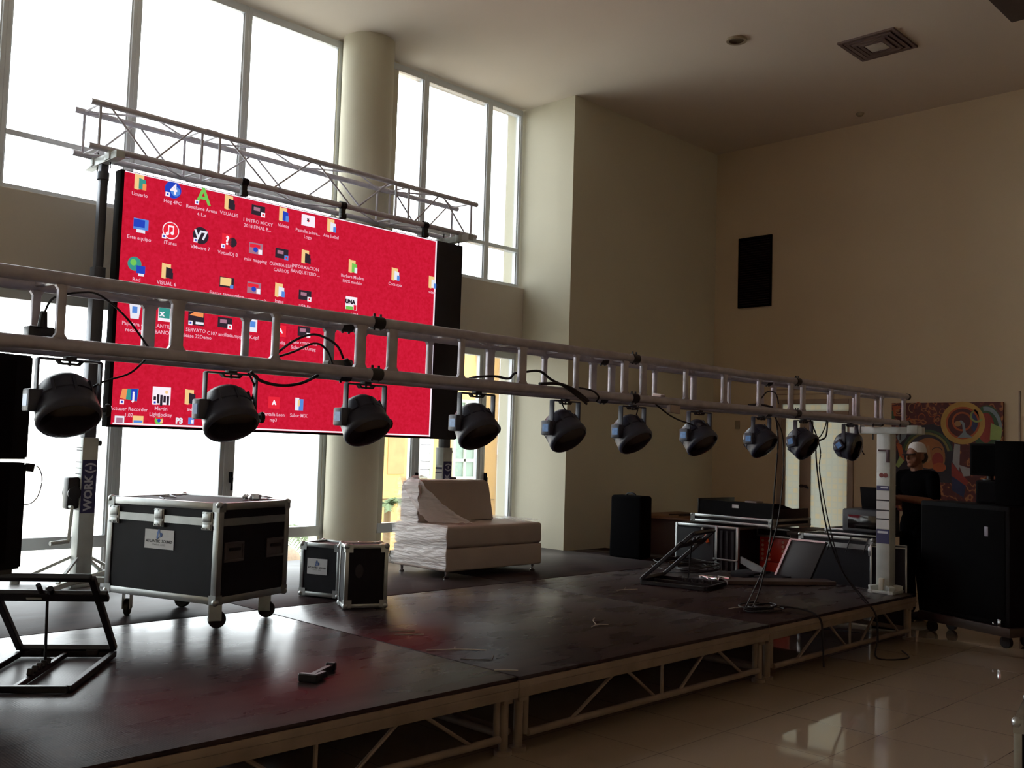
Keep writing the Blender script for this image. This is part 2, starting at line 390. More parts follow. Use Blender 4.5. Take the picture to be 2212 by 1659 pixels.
# ---------------------------------------------------------------- outside
b = MB(); b.box(-200, 200, 8.6, 400, -.7, -.5); struct('floor_outside', b, mat('pale_sand', (205, 200, 190), .9, var=.06, scale=.3))
b = MB(); b.box(XL-1, 14, 8.45, 10.2, -.55, -.2); struct('trim_4', b, mat('pale_terrace', (200, 192, 180), .9, var=.04))
M_yel = mat('yellow_facade', (200, 160, 100), .9, var=.04, scale=.6)
bd = thing('yellow_building', 'yellow building with white framed windows seen through the right hand windows', 'building', (14, 13, -.5))
b = MB(); b.prism([(9.7, 13), (12.9, 13), (18, 19.2), (15.5, 20.8)], -.5, 3.9); b.prism([(12.9, 12.96), (30, 12.96), (30, 22), (22.2, 22)], -.5, 14); part('wall', b, M_yel, bd, True)
def ext_window(x0, x1, z0, z1, louvre=False, cross=True):
    f = MB(); M_w = mat('white_frame', (180, 188, 176), .6)
    f.box(x0-.05, x0, 12.93, 13, z0-.05, z1+.05); f.box(x1, x1+.05, 12.93, 13, z0-.05, z1+.05); f.box(x0, x1, 12.93, 13, z1, z1+.05); f.box(x0, x1, 12.93, 13, z0-.05, z0)
    if cross: f.box((x0+x1)/2-.025, (x0+x1)/2+.025, 12.94, 13, z0, z1); f.box(x0, x1, 12.94, 13, z0+(z1-z0)*.2, z0+(z1-z0)*.2+.05); f.box(x0, x1, 12.94, 13, z0+(z1-z0)*.72, z0+(z1-z0)*.72+.05)
    o = part('window', f, M_w, bd, True)
    g = MB(); g.box(x0, x1, 12.965, 12.99, z0, z1); part('pane', g, mat('green_glass', (118, 138, 126), .4, var=.1) if not louvre else mat('white_shutter', (225, 226, 228), .6), o, True)
    if louvre:
        g = MB()
        for k in range(9): g.box(x0, x1, 12.955, 12.966, z0+.1+k*.14, z0+.11+k*.14)
        part('slat_line', g, mat('grey_line', (70, 70, 78), .6), o, True)
ext_window(11.79, 12.27, .98, 2.3); ext_window(10.98, 11.22, 1.0, 2.9, True, False); ext_window(13.6, 14.6, 1, 2.4)
b = MB(); b.box(10.33, 10.68, 12.985, 13.0, 1.02, 2.6); part('brown_panel', b, mat('tan_shutter', (165, 130, 88), .8), bd, True)
b = MB(); b.box(9.3, 10.97, 12.985, 13, .60, .615); b.box(12.3, 12.85, 12.985, 13, .55, .565); part('wall_joint', b, mat('brown_joint', (80, 62, 40), .8), bd, True)
# palm and boulders outside
def palm(x, y, z0, h, nf, L, label, name='palm_plant', seed=1):
    rnd = random.Random(seed)
    t = thing(name, label, 'palm', (x, y, z0))
    b = MB(); b.cyl((0, 0, 0), (0, 0, h), .07, .05, 10); part('trunk', b, mat('palm_trunk', (120, 100, 75), .9), t)
    b = MB()
    for k in range(nf):
        a = 2*math.pi*k/nf+rnd.uniform(-.2, .2); up = rnd.uniform(.3, 1.3)
        P = [Vector((math.cos(a)*L*s_, math.sin(a)*L*s_, h+L*(up*s_-1.2*up*s_*s_))) for s_ in [i/7 for i in range(8)]]
        for i in range(7):
            p, q = P[i], P[i+1]; d = (q-p).normalized(); sd = Vector((-math.sin(a), math.cos(a), 0))
            b.cyl(p, q, .006, .005, 5)
            for j in range(4):
                o = p.lerp(q, j/4)
                for sg in (-1, 1):
                    e = o+sd*sg*L*.28*(1-.6*abs(i/7-.3))+d*L*.12+Vector((0, 0, -.05*L)); w_ = d*.012
                    v = [b.bm.verts.new(c) for c in (o-w_, o+w_, e)]; b.bm.faces.new(v)
    part('fronds', b, mat('palm_green', (78, 98, 62), .7, var=.2), t, smooth=None)
    return t
palm(7.65, 12.3, -.5, .6, 20, .95, 'small feathery palm behind the pale boulder, seen left of the column', seed=3)
palm(12.6, 11.3, -.5, 1.9, 14, .8, 'slender palm in front of the yellow building by the right window edge', seed=5)
palm(9.25, 11.6, -.5, 1.1, 12, .5, 'dry palm at the left edge of the yellow building beside the column', seed=9)
for k, (x, y, r, lab) in enumerate(((6.92, 10.75, .24, 'rounded pale boulder in front of the small palm outside'), (6.9, 10.15, .11, 'smaller flat pale rock at the foot of the rounded boulder outside'))):
    b = MB(); b.sph((x, y, -.2 if k else -.05), r, 10, (1.2, 1, 1.1)); rnd = random.Random(k)
    for v in b.bm.verts: v.co += Vector([rnd.uniform(-.01, .01) for _ in range(3)])
    b.box(x-r*.8, x+r*.8, y-r*.6, y+r*.6, -.5, -.15)
    solo('boulder', b, mat('pale_rock', (150, 132, 116), .9, var=.2, scale=14), lab, 'rock')

# ---------------------------------------------------------------- stage deck modules
def deck_module():
    t = thing('stage_module', '', 'stage platform', (0, 0, 0), 0, 'stage deck modules')
    W, D = 2.43, 2.44
    b = MB(); b.box(.004, W-.004, .004, D-.004, S-.02, S, bev=.002); part('deck_top', b, M_deck, t)
    b = MB()
    for y0, y1 in ((0, .045), (D-.045, D)): b.box(0, W, y0+.001, y1-.001, S-.105, S-.021, bev=.004)
    for x0, x1 in ((0, .045), (W-.045, W)): b.box(x0+.001, x1-.001, .045, D-.045, S-.105, S-.021, bev=.004)
    b.box(.0, W, -.006, .002, S-.064, S-.054)
    part('edge_rail', b, M_edge, t)
    for x in (.05, W-.05):
        for y in (.05, D-.05):
            lg = MB(); lg.cyl((x, y, .02), (x, y, S-.1), .024, n=14); lg.cyl((x, y, 0), (x, y, .022), .045, n=16)
            lg.box(x-.03, x+.03, y-.03, y+.03, S-.13, S-.1)
            part('leg', lg, M_edge, t)
            sx = .05 if x < 1 else -.05
            lg = MB(); lg.cyl((x+sx, y, .075), (x+sx, y, S-.1), .017, n=12); part('side_post', lg, M_edge, t)
    zl, zt = .085, S-.105
    for y in (.03, D-.03):
        b = MB(); b.cyl((.1, y, zl), (W-.1, y, zl), .019, n=12); part('lower_chord', b, M_edge, t)
        for (xa, za, xb, zb) in ((.42, zl, .78, zt), (.92, zt, 1.18, zl+.01), (1.25, zl, 1.25, zt), (1.42, zl, 1.68, zt), (1.85, zt, 2.15, zl), ):
            b = MB(); b.cyl((xa, y, za), (xb, y, zb), .010, n=8); part('brace', b, M_edge, t)
    for x in (.03, W-.03):
        b = MB(); b.cyl((x, .1, zl), (x, D-.1, zl), .019, n=12); part('lower_chord', b, M_edge, t)
        for (ya, za, yb, zb) in ((.42, zl, .9, zt), (.9, zt, 1.25, zl), (1.25, zl, 1.6, zt), (1.6, zt, 2.05, zl)):
            b = MB(); b.cyl((x, ya, za), (x, yb, zb), .010, n=8); part('brace', b, M_edge, t)
    return t
D0 = deck_module()
DL = {(-1, 0): 'front stage module at far left, mostly outside the frame', (0, 0): 'front left stage deck module carrying the black folding frame',
      (1, 0): 'middle front stage deck module with loose twigs on its dark top', (2, 0): 'right front stage deck module under the silver lifting mast',
      (-1, 1): 'back stage module behind the far left, mostly outside the frame', (0, 1): 'back left stage module under the big wheeled flight case',
      (1, 1): 'back middle stage module under the wrapped sofa', (2, 1): 'back right stage module under the black covered loudspeaker'}
first = True
for (i, j), lab in DL.items():
    loc = (1.195+2.435*i, 3.45+2.445*j if j == 0 else 5.90, 0)
    if first: D0.location = loc; D0['label'] = lab; first = False
    else: clone(D0, loc, 0, lab)
ext = clone(D0, (8.51, 6.25, 0), 0, 'narrow filler stage module by the cream wall corner, under the loudspeaker'); ext.scale = (.26, .46, 1)
# back modules stop short of the glass: the last row is shorter in depth
for o in COL.objects:
    if o.type == 'EMPTY' and o.name.startswith('stage_module') and o.location.y > 5 and o.location.x < 8: o.scale = (1, .92, 1)
    if o.name.startswith('deck_top') and o.parent.location.y > 5:
        o.material_slots[0].link = 'OBJECT'; o.material_slots[0].material = M_deck2

# ---------------------------------------------------------------- front truss
def beam_section(parent, x0, x1, ya, yb, za, zb, r, rungs, big, m, cham=True):
    b = MB()
    for y in (ya, yb):
        for z in (za, zb): b.cyl((x0+.004, y, z), (x1-.004, y, z), r, n=16)
    sec = part('truss_section', b, m, parent, True)
    return sec
LT = thing('lighting_truss', 'long silver box truss in front of the stage carrying ten black lights', 'truss', (3.7, 3.68, 1.81))
ya, yb, za, zb = 3.56, 3.80, 1.833, 2.067
J = [-1.1, .82, 2.74, 4.65, 6.60, 8.57]
for x0, x1 in zip(J, J[1:]):
    sec = beam_section(LT, x0, x1, ya, yb, za, zb, .0245, None, None, M_truss)
    rs = [x0+.09+k*(x1-x0-.18)/4 for k in range(5)]
    for k, x in enumerate(rs):
        rw = .05 if k % 2 == 0 else .03
        for y in (ya, yb):
            b = MB(); b.box(x-rw/2, x+rw/2, y-.012, y+.012, za+.015, zb-.015, bev=.005)
            for z, sg in ((za+.02, 1), (zb-.02, -1)):
                b.prism([(x-rw/2-.012, z), (x+rw/2+.012, z), (x+rw/2, z+sg*.018), (x-rw/2, z+sg*.018)][::sg], -.01, .01, basis((0, y, 0), (1, 0, 0), (0, 0, 1)))
            part('rung', b, M_truss, sec, True)
        for z in (za, zb):
            b = MB(); b.box(x-rw/2, x+rw/2, ya+.015, yb-.015, z-.008, z+.008, bev=.003); part('cross_rung', b, M_truss, sec, True)
    for k in range(4):
        for z in (za, zb):
            p, q = (ya, yb) if k % 2 else (yb, ya)
            b = MB(); b.cyl((rs[k]+.03, p, z), (rs[k+1]-.03, q, z), .009, n=8); part('brace', b, M_truss, sec, True)
    for y in (ya, yb):
        for z in (za, zb):
            b = MB(); b.cyl((x1-.03, y, z), (x1+(.03 if x1 < 8 else 0), y, z), .028, n=16)
            if x1 < 8:
                for d in (-.018, .018): b.cyl((x1+d, y, z-.034), (x1+d, y, z+.04), .006, n=6)
            part('coupler', b, M_iron, sec, True)

# ---------------------------------------------------------------- LED wall truss
RT = thing('screen_truss', 'grey box truss above the red screen, held by two lifting masts', 'truss', (4.96, 7.6, 3.68))
ya2, yb2, za2, zb2 = 7.45, 7.75, 3.705, 4.045
for (x0, x1, pat) in ((2.94, 3.94, 'VD'), (3.94, 5.98, 'L'), (5.98, 6.98, 'VU')):
    sec = beam_section(RT, x0, x1, ya2, yb2, za2, zb2, .024, None, None, M_truss2)
    def br(xa, zaa, xb, zbb, y, r=.0085):
        b = MB(); b.cyl((xa, y, zaa), (xb, y, zbb), r, n=8); part('brace', b, M_truss2, sec, True)
    for y in (ya2, yb2):
        sh = 0
        br(x0+.08, za2, x0+.08, zb2, y, .012); br(x1-.08, za2, x1-.08, zb2, y, .012)
        zz = [zb2, za2] if (pat != 'VU') == (y == ya2) else [za2, zb2]
        nb = 2 if x1-x0 < 1.5 else 4
        stp = (x1-x0-.26)/nb
        for k in range(nb):
            br(x0+.13+k*stp+.02, zz[k % 2], x0+.13+(k+1)*stp-.02, zz[(k+1) % 2], y)
    for z in (za2, zb2):
        nb = 2 if x1-x0 < 1.5 else 4; stp = (x1-x0-.16)/nb
        for k in range(nb):
            p, q = (ya2, yb2) if k % 2 else (yb2, ya2)
            b = MB(); b.cyl((x0+.08+k*stp, p, z), (x0+.08+(k+1)*stp, q, z), .0085, n=8); part('brace', b, M_truss2, sec, True)
        for x in (x0+.08, x1-.08):
            b = MB(); b.cyl((x, ya2, z), (x, yb2, z), .0085, n=8); part('brace', b, M_truss2, sec, True)
    if x1 < 6.5:
        for y in (ya2, yb2):
            for z in (za2, zb2): b = MB(); b.cyl((x1-.05, y, z), (x1+.05, y, z), .028, n=14); part('coupler', b, M_truss2, sec, True)
for x in (4.26, 5.28, 6.28):
    b = MB(); b.lathe([(.03, -.03), (.036, -.03), (.036, .03), (.03, .03)], Matrix.Translation((x, ya2, za2)) @ Matrix.Rotation(R(90), 4, 'Y'), 20)
    b.box(x-.025, x+.025, ya2-.02, ya2+.02, za2-.09, za2-.03, bev=.004); b.cyl((x, ya2-.05, za2), (x, ya2-.03, za2), .01, n=8)
    b.box(x-.03, x+.03, ya2-.03, ya2+.015, 3.58, za2-.08, bev=.004)
    part('clamp', b, M_iron, RT, True)

# ---------------------------------------------------------------- lifting masts
def legs(mb, x, y, z, L, angs):
    for a in angs:
        d = Vector((math.cos(R(a)), math.sin(R(a)), 0))
        mb.bar(Vector((x, y, z+.05))+d*.05, Vector((x, y, z+.04))+d*L, .05, .04, bev=.003)
        mb.cyl(Vector((x, y, z+.0))+d*(L-.03), Vector((x, y, z+.03))+d*(L-.03), .035, n=14)
        if L > .2: mb.bar(Vector((x, y, z+.22))+d*.06, Vector((x, y, z+.06))+d*(L*.75), .02, .02)
def lift_mast(name, label, x, y, zt, outer_top, fork, grp, mirror=1, fy=.3, LL=.52):
    t = thing(name, label, 'lifting tower', (x, y, S), 0, grp)
    b = MB(); b.box(x-.06, x+.06, y-.06, y+.06, S+.02, outer_top, bev=.006); part('outer_mast', b, M_gal, t, True)
    if zt-outer_top > .3:
        zm = outer_top+(zt-outer_top)*.62
        b = MB(); b.box(x-.045, x+.045, y-.045, y+.045, outer_top, zm, bev=.005); part('middle_mast', b, mat('dark_mast', (92, 96, 104), .45, .5), t, True)
        b = MB(); b.box(x-.03, x+.03, y-.03, y+.03, zm, zt, bev=.004); b.cyl((x, y, zt-.12), (x, y, zt-.06), .045, n=14); part('inner_mast', b, mat('dark_mast', (92, 96, 104), .45, .5), t, True)
        b = MB(); b.cyl((x+.045, y, zm-.12), (x+.085, y, zm-.12), .012, n=10); b.cyl((x+.06, y, outer_top-.04), (x+.1, y, outer_top-.04), .022, n=12); part('lock_pin', b, M_iron, t, True)
    b = MB(); b.box(x-.11, x+.11, y-.11, y+.11, S+.0, S+.025, bev=.004); legs(b, x, y, S, LL, (45, 135, 225, 315)); part('leg_frame', b, M_gal, t, True)
    b = MB()
    b.box(x-.035, x+.035, y-fy, y+fy, zt, zt+.06, bev=.005)
    for yy in fork: b.box(x-.045, x+.045, yy-.045, yy+.045, zt+.005, zt+.075, bev=.004)
    part('fork_bar', b, M_gal, t, True)
    b = MB()
    for yy in (y-.12, y+.12): b.cyl((x, yy, zt-.05), (x, yy, zt+.12), .006, n=8)
    part('bolt', b, M_iron, t, True)
    return t
def winch(t, x, y, z, sx=-1):
    b = MB(); b.box(x+sx*.06, x+sx*.15, y-.05, y+.05, z-.12, z+.12, bev=.015); b.cyl((x+sx*.1, y-.06, z), (x+sx*.1, y+.06, z), .05, n=18); w_ = part('winch', b, M_iron, t, True)
    b = MB(); xx = x+sx*.13
    b.cyl((xx, y-.05, z-.1), (xx, y-.1, z-.1), .012, n=8); b.bar((xx, y-.1, z-.1), (xx-.02, y-.12, z-.35), .02, .012); b.cyl((xx-.02, y-.12, z-.35), (xx-.16, y-.14, z-.36), .017, n=10)
    part('crank', b, M_gal, w_, True)
# left mast of the screen
m1 = lift_mast('lifting_tower', 'tall silver lifting mast left of the red screen, with a navy brand label', 3.13, 7.6, 3.62, 1.50, (7.45, 7.75), 'lifting masts')
winch(m1, 3.13, 7.6, 1.08)
b = MB(); b.box(3.075, 3.185, 7.536, 7.5385, .93, 1.33); lb = part('label', b, M_navy, m1, True)
b = MB(); add_text(b, 'WORK', .085, basis((3.13, 7.535, 1.08), (0, 0, 1), (-1, 0, 0)), bold=.003); add_text(b, '(-)', .085, basis((3.13, 7.535, 1.27), (0, 0, 1), (-1, 0, 0)), bold=.003); part('lettering', b, M_ltext, lb, True)
b = MB()
for z in [.95+.045*k for k in range(9)]+[1.40, 1.42]: b.box(3.0675, 3.0695, 7.55, 7.65, z, z+.006)
part('side_scale', b, M_dtext, m1, True)
# right mast of the screen
m2 = lift_mast('lifting_tower', 'lifting mast at the right end of the red screen, behind the wrapped sofa', 6.77, 7.6, 3.62, 1.50, (7.45, 7.75), 'lifting masts')
winch(m2, 6.77, 7.6, 1.08, 1)
b = MB(); b.box(6.715, 6.825, 7.536, 7.5385, .93, 1.36); lb = part('label', b, M_navy, m2, True)
b = MB(); add_text(b, 'WORK', .085, basis((6.77, 7.535, 1.10), (0, 0, 1), (-1, 0, 0)), bold=.003); add_text(b, '(-)', .085, basis((6.77, 7.535, 1.30), (0, 0, 1), (-1, 0, 0)), bold=.003); part('lettering', b, M_ltext, lb, True)
b = MB(); b.box(6.7065, 6.7095, 7.55, 7.65, .9, 1.32); lb = part('side_label', b, M_white, m2, True)
b = MB()
for z in (.95, 1.02, 1.1, 1.24): b.box(6.705, 6.707, 7.55, 7.65, z, z+.008)
b.box(6.705, 6.707, 7.55, 7.65, 1.28, 1.3); part('side_scale', b, M_navy, lb, True)
# right mast of the front truss (label face to the left)
m3 = lift_mast('lifting_tower', 'silver lifting mast standing on the right front corner of the stage, under the truss end', 8.36, 3.66, 1.735, 1.735, (3.42, 3.92), 'lifting masts', fy=.32, LL=.14)
b = MB(); b.box(8.2965, 8.2995, 3.605, 3.715, .80, .92); lb = part('label', b, M_navy, m3, True)
b = MB(); b.box(8.2955, 8.2967, 3.615, 3.705, .885, .905); part('lettering', b, M_ltext, lb, True)
b = MB(); b.box(8.2965, 8.2995, 3.605, 3.715, 1.25, 1.29); lb = part('label', b, M_navy, m3, True)
b = MB(); b.box(8.2955, 8.2967, 3.615, 3.68, 1.268, 1.28); part('lettering', b, M_ltext, lb, True)
b = MB(); b.box(8.2967, 8.2995, 3.605, 3.715, .925, 1.245); lb = part('white_label', b, M_white, m3, True)
for z in (1.0, 1.075, 1.16): b = MB(); b.box(8.295, 8.2968, 3.605, 3.715, z, z+.012); part('rule_line', b, M_dtext, lb, True)
b = MB(); b.cyl((8.2995, 3.675, 1.38), (8.296, 3.675, 1.38), .02, n=16); b.cyl((8.2995, 3.638, 1.38), (8.296, 3.638, 1.38), .02, n=16); part('emblem', b, mat('brown_red', (110, 40, 40), .5), m3, True)
b = MB(); b.box(8.285, 8.299, 3.60, 3.63, 1.49, 1.60, bev=.003); b.box(8.285, 8.299, 3.63, 3.70, 1.585, 1.6); part('clip', b, mat('dark_clip', (70, 45, 50), .5), m3, True)
b = MB(); b.box(8.24, 8.27, 3.63, 3.67, S+.03, S+.13, Matrix.Translation((0, 0, 0)), .003); part('bracket', b, mat('pale_bracket', (190, 188, 175), .5), m3, True)
m4 = lift_mast('lifting_tower', 'lifting mast under the left end of the front truss, outside the frame', -.8, 3.68, 1.735, 1.735, (3.42, 3.92), 'lifting masts', fy=.32)

# ---------------------------------------------------------------- stage lights
def par_light():
    t = thing('stage_light', '', 'stage light', (0, 0, 0), 0, 'stage lights under the front truss')
    return t
def build_par(t, tilt):
    # hanging point at z=0 (clamp), pivot at z=-.185; can axis points to -Y and down by tilt
    pv = Vector((0, 0, -.185)); ax = Vector((0, -math.cos(R(tilt)), -math.sin(R(tilt))))
    M = ax.to_track_quat('Z', 'Y').to_matrix().to_4x4(); M.translation = pv
    b = MB(); b.lathe([(0, -.122), (.045, -.12), (.075, -.108), (.094, -.085), (.103, -.05), (.106, -.03), (.1025, -.027), (.1025, -.021), (.107, -.018), (.109, .0), (.111, .025), (.114, .032), (.114, .048), (.108, .058), (.1, .062)], M, 40)
    for k in range(9):
        a = 2*math.pi*k/9; b.box(-.005, .005, .09, .1085, -.07, .02, M @ Matrix.Rotation(a, 4, 'Z'))
    body = part('housing', b, M_par, t)
    b = MB(); b.lathe([(0, .082), (.05, .079), (.08, .073), (.101, .0615)], M, 40); part('lens', b, M_lens, body)
    # control box on the left rear
    u = (M.to_3x3() @ Vector((0, 1, 0))); 
    b = MB(); B = Matrix.Translation(pv+Vector((-.115, 0, 0))-ax*.03) @ Matrix.Rotation(R(tilt-48 if tilt < 40 else 0), 4, 'X')
    b.box(-.026, .03, -.034, .034, -.042, .04, B, .007); bx = part('control_box', b, M_par, t)
    b = MB(); b.box(-.0275, -.0255, -.022, .02, -.022, .02, B); part('display', b, M_disp, bx)
    b = MB()
    for sg in (-1, 1):
        b.box(sg*.112-.004, sg*.112+.004, -.016, .016, -.195, -.01, bev=.002)
        b.cyl((sg*.116, 0, -.185), (sg*.14, 0, -.185), .01, n=10)
    b.box(-.112, .112, -.016, .016, -.014, -.006, bev=.002); part('yoke', b, M_par, t)
    for sg in (1,):
        b = MB(); b.lathe([(0, 0), (.02, 0), (.024, .006), (.024, .014), (.018, .018), (0, .018)], Matrix.Translation((sg*.138, 0, -.185)) @ Matrix.Rotation(R(90*sg), 4, 'Y'), 12); part('tilt_knob', b, M_rub, t)
    b = MB(); b.box(-.02, .02, -.018, .018, -.008, .004, bev=.002)
    b.prism([(-.055, 0), (-.035, -.022), (.035, -.022), (.055, 0), (.045, 0), (.03, -.014), (-.03, -.014), (-.045, 0)], -.012, .012, basis((0, 0, -.006), (1, 0, 0), (0, 0, 1)))
    b.cyl((0, 0, -.03), (0, 0, 0), .006, n=8)
    part('clamp', b, M_iron, t)
    b = MB(); b.cyl(pv+Vector((.045, 0, 0))-ax*.1, pv+Vector((.045, 0, 0))-ax*.118+Vector((0, -.0, 0)), .012, n=12); part('screw_head', b, M_chrome, t)
    return t
PX = [1.433, 2.088, 2.78, 3.49, 4.18, 4.80, 5.52, 6.31, 6.93, 7.71]
PLAB = ['black stage light nearest the stacked array speakers, against the bright window',
        'black stage light hanging in front of the lower left of the red screen',
        'black stage light over the red screen bottom edge, before the round column',
        'black stage light in front of the yellow building and the unlit screen strip',
        'black stage light in front of the vertical edge of the cream wall corner',
        'black stage light above the black covered loudspeaker, right of the cream wall corner',
        'black stage light seventh from left, left of the hanging cable drop, before plain tan wall',
        'black stage light just left of the pale frosted door glass',
        'black stage light tilted in front of the brown door frame, second from the right end',
        'rightmost black stage light, tilted up the most, beside the silver mast']
TLT = {0: 55, 1: 55, 2: 52, 3: 50, 4: 48, 5: 50, 6: 48, 7: 45, 8: 35, 9: 12}
protos = {}
for k, x in enumerate(PX):
    loc = (x, 3.68, 1.80)
    tl = TLT[k]
    if tl not in protos:
        p = par_light(); build_par(p, tl); protos[tl] = p; p.location = loc; p['label'] = PLAB[k]; p.rotation_euler = (0, 0, R(random.uniform(-4, 4)))
    else:
        clone(protos[tl], loc, R(random.uniform(-4, 4)), PLAB[k])

# ---------------------------------------------------------------- LED screen
LY = 7.42
scr = thing('led_screen', 'large red computer desktop screen hanging from the truss', 'screen', (5.0, 7.46, 1.58))
b = MB(); b.box(3.195, 6.77, LY+.012, LY+.11, 1.585, 3.575, bev=.004); part('cabinet', b, M_blackm, scr, True)
b = MB(); b.box(6.44, 6.77, LY-.002, LY+.012, 1.59, 3.57, bev=.003); part('unlit_panel', b, mat('unlit_led_panel', (26, 28, 36), .6, var=.1), scr, True)
def emis(name, rgb, s_=1.):
    m = bpy.data.materials.new(name); m.use_nodes = True; nt = m.node_tree; nt.nodes.clear()
    o = nt.nodes.new('ShaderNodeOutputMaterial'); e = nt.nodes.new('ShaderNodeEmission'); e.inputs[0].default_value = lin(rgb)+(1,); e.inputs[1].default_value = s_
    nt.links.new(e.outputs[0], o.inputs[0]); return m
def red_display():
    m = bpy.data.materials.new('red_display'); m.use_nodes = True; nt = m.node_tree; nt.nodes.clear()
    o = nt.nodes.new('ShaderNodeOutputMaterial'); e = nt.nodes.new('ShaderNodeEmission'); nt.links.new(e.outputs[0], o.inputs[0])
    tc = nt.nodes.new('ShaderNodeTexCoord'); n = nt.nodes.new('ShaderNodeTexNoise'); n.inputs['Scale'].default_value = 40; n.inputs['Detail'].default_value = 2
    nt.links.new(tc.outputs['Object'], n.inputs['Vector'])
    r = nt.nodes.new('ShaderNodeValToRGB'); r.color_ramp.elements[0].position = .3; r.color_ramp.elements[1].position = .7
    r.color_ramp.elements[0].color = lin((196, 22, 46))+(1,); r.color_ramp.elements[1].color = lin((212, 30, 60))+(1,)
    nt.links.new(n.outputs[0], r.inputs[0]); nt.links.new(r.outputs[0], e.inputs[0]); return m
b = MB(); b.box(3.225, 6.41, LY+.002, LY+.012, 1.605, 3.565); dsp = part('display', b, red_display(), scr, True)
IM = [emis('icon_%d' % i, c) for i, c in enumerate([(252, 240, 250), (245, 205, 140), (50, 40, 50), (40, 70, 190), (120, 200, 90), (235, 40, 60), (235, 235, 245), (60, 150, 140), (245, 150, 90), (170, 120, 140), (90, 140, 220), (238, 180, 200)])]
W_, FO, DK, BL, GR, RD, PW, TE, OR, MV, LB = range(11)
ic = None
def poly(pts, mi, lvl=0):
    ic.mi = mi; ic.prism(pts, 0, .0015, basis((0, LY+.0015-.0016*lvl, 0), (1, 0, 0), (0, 0, 1)))
def rect(x, z, w_, h_, mi, lvl=0): poly([(x-w_/2, z-h_/2), (x+w_/2, z-h_/2), (x+w_/2, z+h_/2), (x-w_/2, z+h_/2)], mi, lvl)
def disc(x, z, r, mi, lvl=0, n=20): poly([(x+r*math.cos(2*math.pi*k/n), z+r*math.sin(2*math.pi*k/n)) for k in range(n)], mi, lvl)
def shortcut(x, z): rect(x-.045, z-.045, .035, .035, W_, 2); rect(x-.045, z-.045, .016, .016, BL, 3)
def glyph(x, z, s, ch, mi, lvl=2):
    ic.mi = mi; add_text(ic, ch, s, basis((x, LY+.0005-.0016*lvl, z), (1, 0, 0), (0, 0, 1)), bold=.004)
